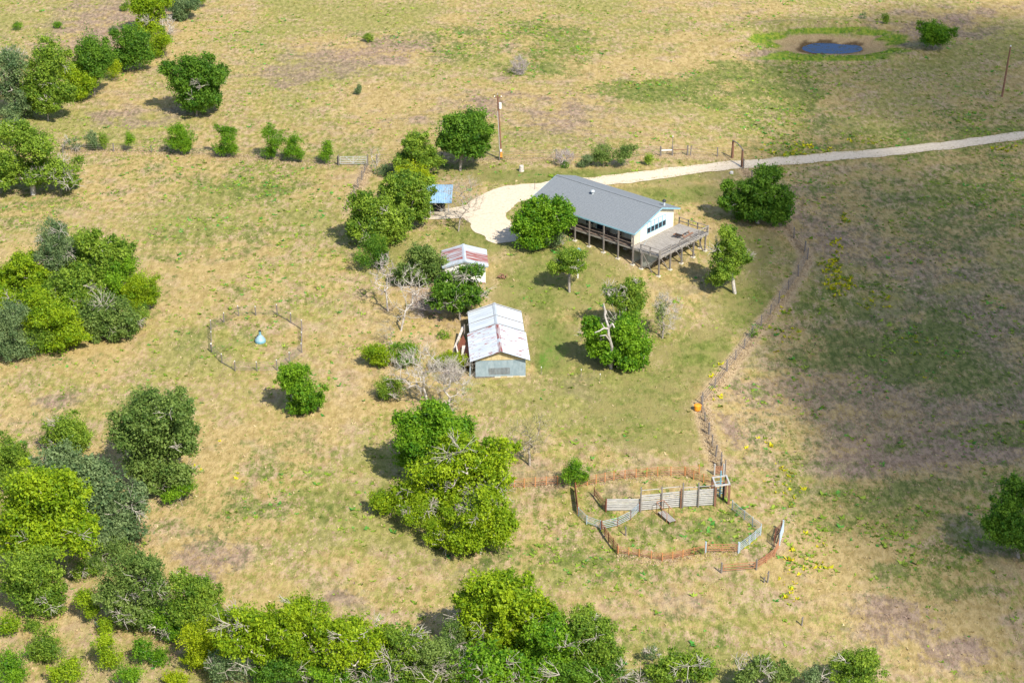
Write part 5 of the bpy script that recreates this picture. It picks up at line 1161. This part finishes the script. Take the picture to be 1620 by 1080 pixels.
bare((838, 736), [(826,690,36,30),(852,682,28,34)], 'twiggy olive leafless tree between the barn and the corral', 'olivetwig', n=130, tip=.018, sub=7, bark='bark', tophi=.35)
T((910, 772), [(912,742,18,15),(905,752,16,14),(918,758,12,9)], 'B', 'small dense round tree at the bend of the rusty corral fence', leaf=.15)
bare((678, 642), [(655,592,44,34),(668,572,30,26)], 'white bare tree with forked trunk left of the barn', 'paletwig', n=110, tip=.024, sub=5, bark='palebark')
bare((708, 658), [(722,608,36,42),(705,590,26,26)], 'pale twiggy bare tree between the white bare tree and the barn', 'paletwig', n=110, tip=.018, sub=7, bark='palebark')
bare((634, 523), [(640,475,30,42),(655,450,24,28)], 'slender beige bare tree with upright branches left of the shed', 'paletwig', n=70, tip=.022, sub=3, bark='palebark')
bare((614, 492), [(604,445,20,28),(612,425,14,24)], 'dead pale tree with drooping twigs in the fence row', 'greytwig', n=70, tip=.022, sub=5, bark='palebark')
bare((700, 495), [(672,482,26,16)], 'fallen grey brush under the dark tree by the barn', 'greytwig', 'dead_brush', 'brush', n=60, tip=.02, sub=6)
bare((622, 545), [(612,525,14,18)], 'low dry brush at the foot of the slender beige tree', 'twig', 'dead_brush', 'brush', n=40, tip=.014, sub=6)
bare((718, 602), [(716,592,18,10)], 'dark grey brush heap against the barn front corner', 'greytwig', 'dead_brush', 'brush', n=60, tip=.018, sub=8)
T((603, 580), [(588,556,18,12),(612,562,18,14),(600,570,16,8)], 'L', 'lime bush at the left of the bushes below the beige bare tree', 'shrub', 'shrub', twigs=3)
T((640, 582), [(636,560,18,16),(650,556,14,10),(645,570,16,10)], 'B', 'green bush right of the lime bush below the beige bare tree', 'shrub', 'shrub', twigs=3)
T((722, 588), [(714,568,20,9),(730,572,12,10),(700,572,12,8)], 'Y', 'yellow-lime bush against the left side of the barn', 'shrub', 'shrub')
T((618, 634), [(612,608,16,12),(625,615,14,12),(610,622,10,10)], 'M', 'dark-footed green bush left of the white bare tree', 'shrub', 'shrub', twigs=2)
T((702, 534), [(702,530,8,7)], 'B', 'tiny bright bush by the fallen lean-to', 'shrub', 'shrub')
T((660, 452), [(650,424,20,16),(672,404,20,15),(640,438,16,12),(686,424,16,18),(665,436,20,12)], 'O', 'olive bushy tree left of the white shed', twigs=1)
T((728, 506), [(740,432,18,10),(720,455,28,18),(700,465,22,16),(745,468,20,18),(726,484,16,12),(757,430,9,9),(690,478,14,10),(712,436,12,8)], 'D', 'gappy dark oak between the white shed and the barn', twigs=6, bark='bark', dens=.6)
FR = 'trees of the row left of the carport'
T((673, 280), [(656,226,17,12),(662,244,22,12),(640,255,18,10),(675,256,22,10),(650,236,14,12)], 'M', 'farthest tree of the carport row with a loose crown', group=FR)
T((662, 318), [(648,280,26,14),(668,290,18,14),(636,292,14,12)], 'Y', 'yellow-lime tree tucked behind the blue carport', group=FR)
T((650, 362), [(640,298,28,20),(664,312,22,22),(616,315,18,16),(635,325,30,20),(660,335,18,14)], 'M', 'broad green tree against the left end of the blue carport', twigs=2, group=FR)
T((598, 385), [(573,328,18,18),(590,348,30,22),(570,360,20,16),(612,362,26,22),(595,372,24,12),(625,345,22,20)], 'M', 'wide green tree at the front of the carport row', twigs=3, group=FR)
T((590, 427), [(592,392,18,18),(582,410,15,14),(602,408,10,12)], 'D', 'smallest dark tree at the near end of the carport row', group=FR)
bare((593, 275), [(594,250,9,18)], 'small pale dead tree beside the farm gate', 'paletwig', n=24, tip=.022, sub=3, bark='palebark')
T((598, 278), [(604,270,20,6)], 'G', 'low grey-green hedge of weeds beside the farm gate', 'shrub', 'shrub', dens=.8)
T((728, 270), [(742,192,26,16),(716,212,20,18),(757,212,20,20),(730,234,28,16),(752,236,18,16),(738,210,28,20),(702,228,10,12)], 'D', 'tall dense dark tree with a pale trunk behind the carport', trunk_r=.32)
bare((725, 366), [(722,315,36,34),(742,310,26,32)], 'spreading leafless tree in front of the blue carport', 'twig', n=120, tip=.015, sub=5, bark='bark', tophi=.42)
T((856, 394), [(850,336,26,16),(886,332,22,18),(828,358,18,18),(866,358,34,22),(845,378,28,12),(880,350,24,20)], 'B', 'dense bright green tree at the left end of the house')
T((884, 398), [(882,380,15,12)], 'G', 'small grey-green bush under the dense tree by the house', 'shrub', 'shrub', twigs=2)
T((901, 462), [(896,406,18,10),(880,424,16,10),(910,424,18,9),(915,404,12,9),(895,420,16,8)], 'M', 'small spreading yard tree with a bare grey trunk below the house', twigs=2, trunk_r=.2)
T((990, 530), [(1000,452,20,13),(985,474,24,16),(1010,478,16,16),(970,470,14,11),(995,495,20,18),(960,456,7,6)], 'M', 'tall ragged oak behind the dead white limb in the yard', twigs=5, bark='palebark', dens=.85)
T((966, 578), [(940,528,18,14),(985,520,24,20),(1002,545,26,24),(948,550,16,14),(992,572,22,16),(965,560,18,14),(1010,565,16,16),(935,510,12,8)], 'B', 'big yard oak wrapped round a dead white limb', twigs=2, trunk_r=.35)
B = P(967, 582); root = tag(empty('dead_snag', B), 'crooked dead white limb rising in front of the big yard oak', 'dead tree')
def sp(u, v, d): return at_depth(u, v, B.y+d)-B
def limb(nm, pl, r0, r1, mt):
    b = MB(); k = len(pl)-1
    for i in range(k): b.tube(pl[i], pl[i+1], r0+(r1-r0)*i/k, r0+(r1-r0)*(i+1)/k, 7)
    return b.build(nm, M[mt], root)
limb('trunk', [Vector((0, 0, -.2)), sp(966, 565, -.5), sp(968, 548, -1.6), sp(963, 530, -2.3), sp(962, 515, -2.4), sp(957, 500, -2.3), sp(959, 493, -2.2), sp(953, 484, -2.2)], .17, .06, 'palesnag')
limb('limb', [sp(957, 499, -2.3), sp(957, 490, -2.4), sp(955, 480, -2.4)], .12, .05, 'palesnag')
limb('limb', [sp(963, 518, -2.4), sp(969, 512, -2.7), sp(972, 518, -2.9)], .13, .06, 'palesnag')
limb('limb', [sp(963, 520, -2.4), sp(955, 519, -2.8), (sp(949, 523, -3.)), sp(941, 526, -3.1)], .11, .04, 'palesnag')
limb('limb', [sp(956, 518, -2.8), sp(952, 511, -2.9)], .06, .03, 'palesnag')
limb('limb', [sp(966, 540, -2.), sp(958, 530, -2.5), sp(949, 531, -2.8)], .08, .03, 'palesnag')
bare((1048, 535), [(1058,498,24,30),(1048,482,16,20)], 'pale yellowish half-bare tree right of the big yard oak', 'paletwig', n=120, tip=.018, sub=6, bark='bark')
T((1046, 537), [(1043,500,10,22)], 'O', 'thin strip of olive leaves clinging to the half-bare tree', 'shrub', 'shrub', dens=.35)
T((1163, 464), [(1152,368,12,10),(1155,388,20,14),(1166,408,20,14),(1145,414,22,16),(1130,440,17,12),(1146,434,20,12),(1175,405,10,10),(1138,395,12,12)], 'M', 'slim tree with a straight pale trunk right of the house', twigs=4, bark='palebark', dens=.85, trunk_r=.22)
T((1199, 353), [(1216,278,20,16),(1206,302,30,22),(1235,318,20,18),(1170,315,24,18),(1150,322,14,10),(1190,335,30,13),(1228,340,24,12),(1150,297,9,8),(1212,325,28,20)], 'D', 'broad dark tree straddling the yard fence right of the house', twigs=1, trunk_r=.3)
T((1612, 882), [(1606,785,28,24),(1598,826,38,32),(1622,850,40,30),(1590,800,20,20),(1580,838,20,24)], 'D', 'dark tree cut by the right edge of the photo', trunk_r=.35)
T((1477, 80), [(1470,48,16,12),(1490,54,18,13),(1480,64,20,11),(1478,55,20,14)], 'B', 'bright round tree standing beside the pond')
T((955, 265), [(955,240,17,11),(950,250,15,10)], 'O', 'left one of two olive bushes behind the house', 'shrub', 'shrub', twigs=1)
T((990, 266), [(994,240,15,11),(984,250,13,10)], 'O', 'right one of two olive bushes behind the house', 'shrub', 'shrub', twigs=1)
bare((893, 262), [(893,248,15,11)], 'mauve-grey leafless bush left of the olive bushes', 'greytwig', 'bare_bush', 'bush', n=60, tip=.02, sub=7)
bare((877, 260), [(877,245,6,12)], 'small dark bare sapling at the left of the mauve-grey bush', 'twig', 'bare_bush', 'bush', n=16, tip=.016, sub=4)
for (b, lb, sp, lab) in (((894, 266), [(894,262,5,4)], 'B', 'tiny green bush under the mauve-grey leafless bush'), ((924, 265), [(922,260,9,5),(930,252,10,5)], 'G', 'low grey-green bush between leafless and olive bushes'), ((1027, 262), [(1027,253,6,7)], 'M', 'thin small bush right of the olive bushes'), ((1193, 535), [(1193,527,6,6)], 'B', 'tiny round dark bush on the right yard fence line'), ((584, 67), [(584,61,9,5)], 'M', 'low green bush alone in the upper middle field'), ((567, 150), [(567,143,5,7)], 'G', 'tiny grey bush in the field above the farm gate'), ((1402, 38), [(1402,31,6,6)], 'M', 'small dark bush on the bank behind the pond'), ((1366, 30), [(1366,26,5,4)], 'G', 'tiny bush on the bank above the pond'), ((28, 48), [(28,42,8,4)], 'B', 'flat green bush in the pinkish field at the top left corner'), ((90, 45), [(90,40,7,4)], 'B', 'small green bush in the pinkish field near the lime tree'), ((72, 68), [(71,64,6,5)], 'B', 'tiny bush in the field above the thin grey tree'), ((181, 52), [(181,48,7,5)], 'G', 'grey bush in the field beside the lime tree line'), ((1100, 876), [(1103,872,9,6)], 'O', 'dry olive weed clump at the front corral fence')):
    T(b, lb, sp, lab, 'shrub', 'shrub', leaf=.16)
bare((822, 118), [(822,104,14,14)], 'pale pinkish dead brush heap alone in the upper field', 'greytwig', 'dead_brush', 'brush', n=80, tip=.022, sub=8)

# ------------------------------------------------------------------ grass, weeds and flowers that nobody could count
def tufts(name, n, hmin, hmax, colf, keep, seed, blades=4, wd=.5, mt=None, lean=.5):
    g = np.random.default_rng(seed)
    x = g.uniform(-105, 105, n); y = g.uniform(118, 340, n); z = H(x, y); u, v = proj(x, y, z)
    ok = (u > -60) & (u < 1680) & (v > -30) & (v < 1130); x, y, z, u, v = (a[ok] for a in (x, y, z, u, v))
    p = keep(u, v, x, y); ok = g.random(len(x)) < p
    for C in (DRC, DR2):
        d = np.full(len(x), 99.)
        for c in C[::2]: d = np.minimum(d, (x-c[0])**2+(y-c[1])**2)
        ok &= (d > 1.9) | (g.random(len(x)) < .02)
    dxh = x-G.x; dyh = y-G.y; lx = dxh*.757-dyh*.654; ly = dxh*.654+dyh*.757
    ok &= ~((lx > -15) & (lx < 3.6) & (ly > .3) & (ly < 8.6)) & (pond_r(x, y) > .68)
    for (o, rz_, w_, d_) in ((BA, bz, BWd, BL), (SA, sz, SW, SL)):
        a = x-o.x; c = y-o.y; q1 = a*math.cos(rz_)+c*math.sin(rz_); q2 = -a*math.sin(rz_)+c*math.cos(rz_)
        ok &= ~((q1 > 0) & (q1 < w_) & (q2 > 0) & (q2 < d_))
    x, y, z, u, v = (a[ok] for a in (x, y, z, u, v)); k = len(x)
    c = colf(u, v, x, y, g); h = g.uniform(hmin, hmax, k)*(.6+.8*g.random(k)**2)
    V = []
    for b in range(blades):
        a = g.uniform(0, 2*math.pi, k); r = h*wd*g.uniform(.5, 1., k); ca, sa = np.cos(a), np.sin(a); l = g.uniform(-lean, lean, (2, k))*h
        ox, oy = g.normal(0, .25, (2, k))*h
        V.append(np.stack([np.stack([x+ox-ca*r, y+oy-sa*r, z-.02], 1), np.stack([x+ox+ca*r, y+oy+sa*r, z-.02], 1), np.stack([x+ox+l[0], y+oy+l[1], z+h*g.uniform(.6, 1.1, k)], 1)], 1))
    V = np.stack(V, 1).reshape(-1, 3); F = np.arange(len(V)).reshape(-1, 3); C = np.repeat(np.concatenate([c, np.ones((k, 1))], 1), 3*blades, 0)
    me = npmesh(name, V, F, mt, C, 'FLOAT_COLOR', 'tone')
    return tag(link(name, me), kind='stuff')
GM = colmat('grass_blades', .95, .1)
def pick(g, k, a, b):
    t = g.random((k, 1)); return np.array(a)*(1-t)+np.array(b)*t
def c_dry(u, v, x, y, g):
    k = len(u); m = masks(u, v, x, y); gr = np.clip(m[0]*.8+m[2]*.6+.35*(vnoise(x/3, y/3, 21)-.35), 0, 1)
    a = pick(g, k, (.32, .245, .115), (.50, .395, .23)); mv = pick(g, k, (.22, .155, .12), (.37, .27, .21)); gg = pick(g, k, (.12, .16, .028), (.24, .25, .065))
    s = g.random(k)[:, None]
    return np.where(s < gr[:, None], gg, np.where(s < gr[:, None]+.6*m[1][:, None], mv, a))
def k_dry(u, v, x, y):
    m = masks(u, v, x, y); return np.clip(.9-.55*m[0], .15, 1)
tufts('dry_grass', 60000, .08, .17, c_dry, k_dry, 31, 3, .7, GM, 1.4)
def c_weed(u, v, x, y, g): 
    c = pick(g, len(u), (.120, .205, .018), (.26, .34, .05)); q = g.random((len(u), 1)) < .22
    return np.where(q, pick(g, len(u), (.045, .20, .03), (.13, .31, .055)), c)
def k_weed(u, v, x, y):
    m = masks(u, v, x, y); n = vnoise(x/2.6, y/2.6, 41)*.6+vnoise(x/9, y/9, 42)*.4
    return np.clip((n-.44)*2.4, 0, 1)*np.clip(.34+1.2*m[2]+.3*m[0]-.3*m[1]+.4*m[6], 0, 1)
tufts('green_weeds', 190000, .08, .19, c_weed, k_weed, 32, 5, 1.25, GM, 2.2)
def c_flow(u, v, x, y, g):
    c = pick(g, len(u), (.36, .35, .012), (.54, .48, .018)); q = g.random((len(u), 1)) < .42
    return np.where(q, pick(g, len(u), (.12, .2, .02), (.25, .3, .03)), c)
def k_flow(u, v, x, y):
    m = masks(u, v, x, y)[6]; n = vnoise(x/1.8, y/1.8, 51)
    return np.clip((m-.15)*2.2, 0, 1)*np.clip((n-.52+.5*m)*4, 0, 1)
tufts('yellow_wildflowers', 300000, .12, .27, c_flow, k_flow, 33, 5, 1.0, GM, 1.6)
# tall dry grass along the fence lines
def strip_grass(name, px, wd, n, hmin, hmax, seed, off=0, c0=(.38, .285, .175), c1=(.54, .425, .29)):
    g = np.random.default_rng(seed); Q = np.array([[q.x, q.y] for q in gpoints(px)]); L = np.linalg.norm(np.diff(Q, axis=0), axis=1)
    s = g.choice(len(L), n, p=L/L.sum()); t = g.random(n)[:, None]; d = (Q[s+1]-Q[s])/L[s][:, None]; nr = np.stack([-d[:, 1], d[:, 0]], 1)
    p = Q[s]*(1-t)+Q[s+1]*t+nr*(g.normal(0, wd, n)+off)[:, None]; x, y = p.T; z = H(x, y); h = g.uniform(hmin, hmax, n); V = []
    for b in range(4):
        a = g.uniform(0, 6.283, n); r = h*.22; l = g.uniform(-1.1, 1.1, (2, n))*h
        V.append(np.stack([np.stack([x-np.cos(a)*r, y-np.sin(a)*r, z-.02], 1), np.stack([x+np.cos(a)*r, y+np.sin(a)*r, z-.02], 1), np.stack([x+l[0], y+l[1], z+h*g.uniform(.6, 1.1, n)], 1)], 1))
    V = np.stack(V, 1).reshape(-1, 3); C = np.repeat(np.concatenate([pick(g, n, c0, c1), np.ones((n, 1))], 1), 12, 0)
    return tag(link(name, npmesh(name, V, np.arange(len(V)).reshape(-1, 3), GM, C, 'FLOAT_COLOR', 'tone')), kind='stuff')
strip_grass('fence_line_grass', YF, .35, 3000, .08, .22, 61)
strip_grass('fence_line_grass', YF2, .35, 800, .08, .22, 62)
strip_grass('fence_line_grass', LF, .36, 700, .08, .22, 63)
strip_grass('fence_line_grass', [(596, 258), (700, 256), (870, 252), (1045, 248), (1158, 250)], .8, 3000, .06, .18, 64)
strip_grass('fence_line_grass', TL, .8, 2500, .08, .2, 65)
strip_grass('fence_line_grass', [(798, 772), (899, 766), (1006, 757), (1106, 750)], .35, 500, .08, .2, 66)
strip_grass('fence_line_grass', [(978, 877), (1047, 888), (1115, 875), (1168, 875)], .45, 500, .08, .22, 67)

DRV = [(1640,211),(1500,230),(1400,241),(1300,250),(1200,258),(1120,266)]
strip_grass('driveway_grass', DRV, .16, 420, .06, .14, 68, 0, (.10, .15, .025), (.24, .24, .07))
for k_, of in ((69, 1.15), (70, -1.15)): strip_grass('driveway_grass', DRV+[(1040,276),(960,286),(900,293)], .22, 1500, .06, .16, k_, of, (.17, .17, .045), (.36, .30, .13))

# ------------------------------------------------------------------ cloud that shades the right-hand field
def cloud(u, v, rx, ry, rzz, dens, alt=420):
    g = P(u, v); t = (alt-g.z)/TOSUN.z; c = g+TOSUN*t
    n = 40; m = 20; vs = []; b = MB()
    for i in range(m+1):
        ph = math.pi*i/m
        for k in range(n):
            th = 2*math.pi*k/n; q = Vector((math.cos(th)*math.sin(ph), math.sin(th)*math.sin(ph), math.cos(ph)))
            w_ = 1+.45*(float(vnoise(q.x*2.2+u, q.y*2.2+v, 71))-.5)+.3*(float(vnoise(q.x*5+u, q.y*5, 72))-.5)
            vs.append((q.x*rx*w_, q.y*ry*w_, q.z*abs(q.z)*rzz*(1+.3*(w_-1))))
    b.add(vs, [(i*n+k, (i+1)*n+k, (i+1)*n+(k+1) % n, i*n+(k+1) % n) for i in range(m) for k in range(n)])
    o = b.build('cloud', None); o.location = c
    mm = bpy.data.materials.new('cloud_vapour'); mm.use_nodes = True; nt = mm.node_tree; nt.nodes.remove(nt.nodes['Principled BSDF'])
    s = nt.nodes.new('ShaderNodeVolumeScatter'); s.inputs['Density'].default_value = dens; s.inputs['Color'].default_value = (1, 1, 1, 1); s.inputs['Anisotropy'].default_value = .6
    nt.links.new(s.outputs[0], nt.nodes['Material Output'].inputs['Volume']); o.data.materials.append(mm)
    return tag(o, kind='stuff')
cloud(1580, 500, 33, 64, 16, .078)
cloud(1590, 140, 40, 38, 13, .06, 470)
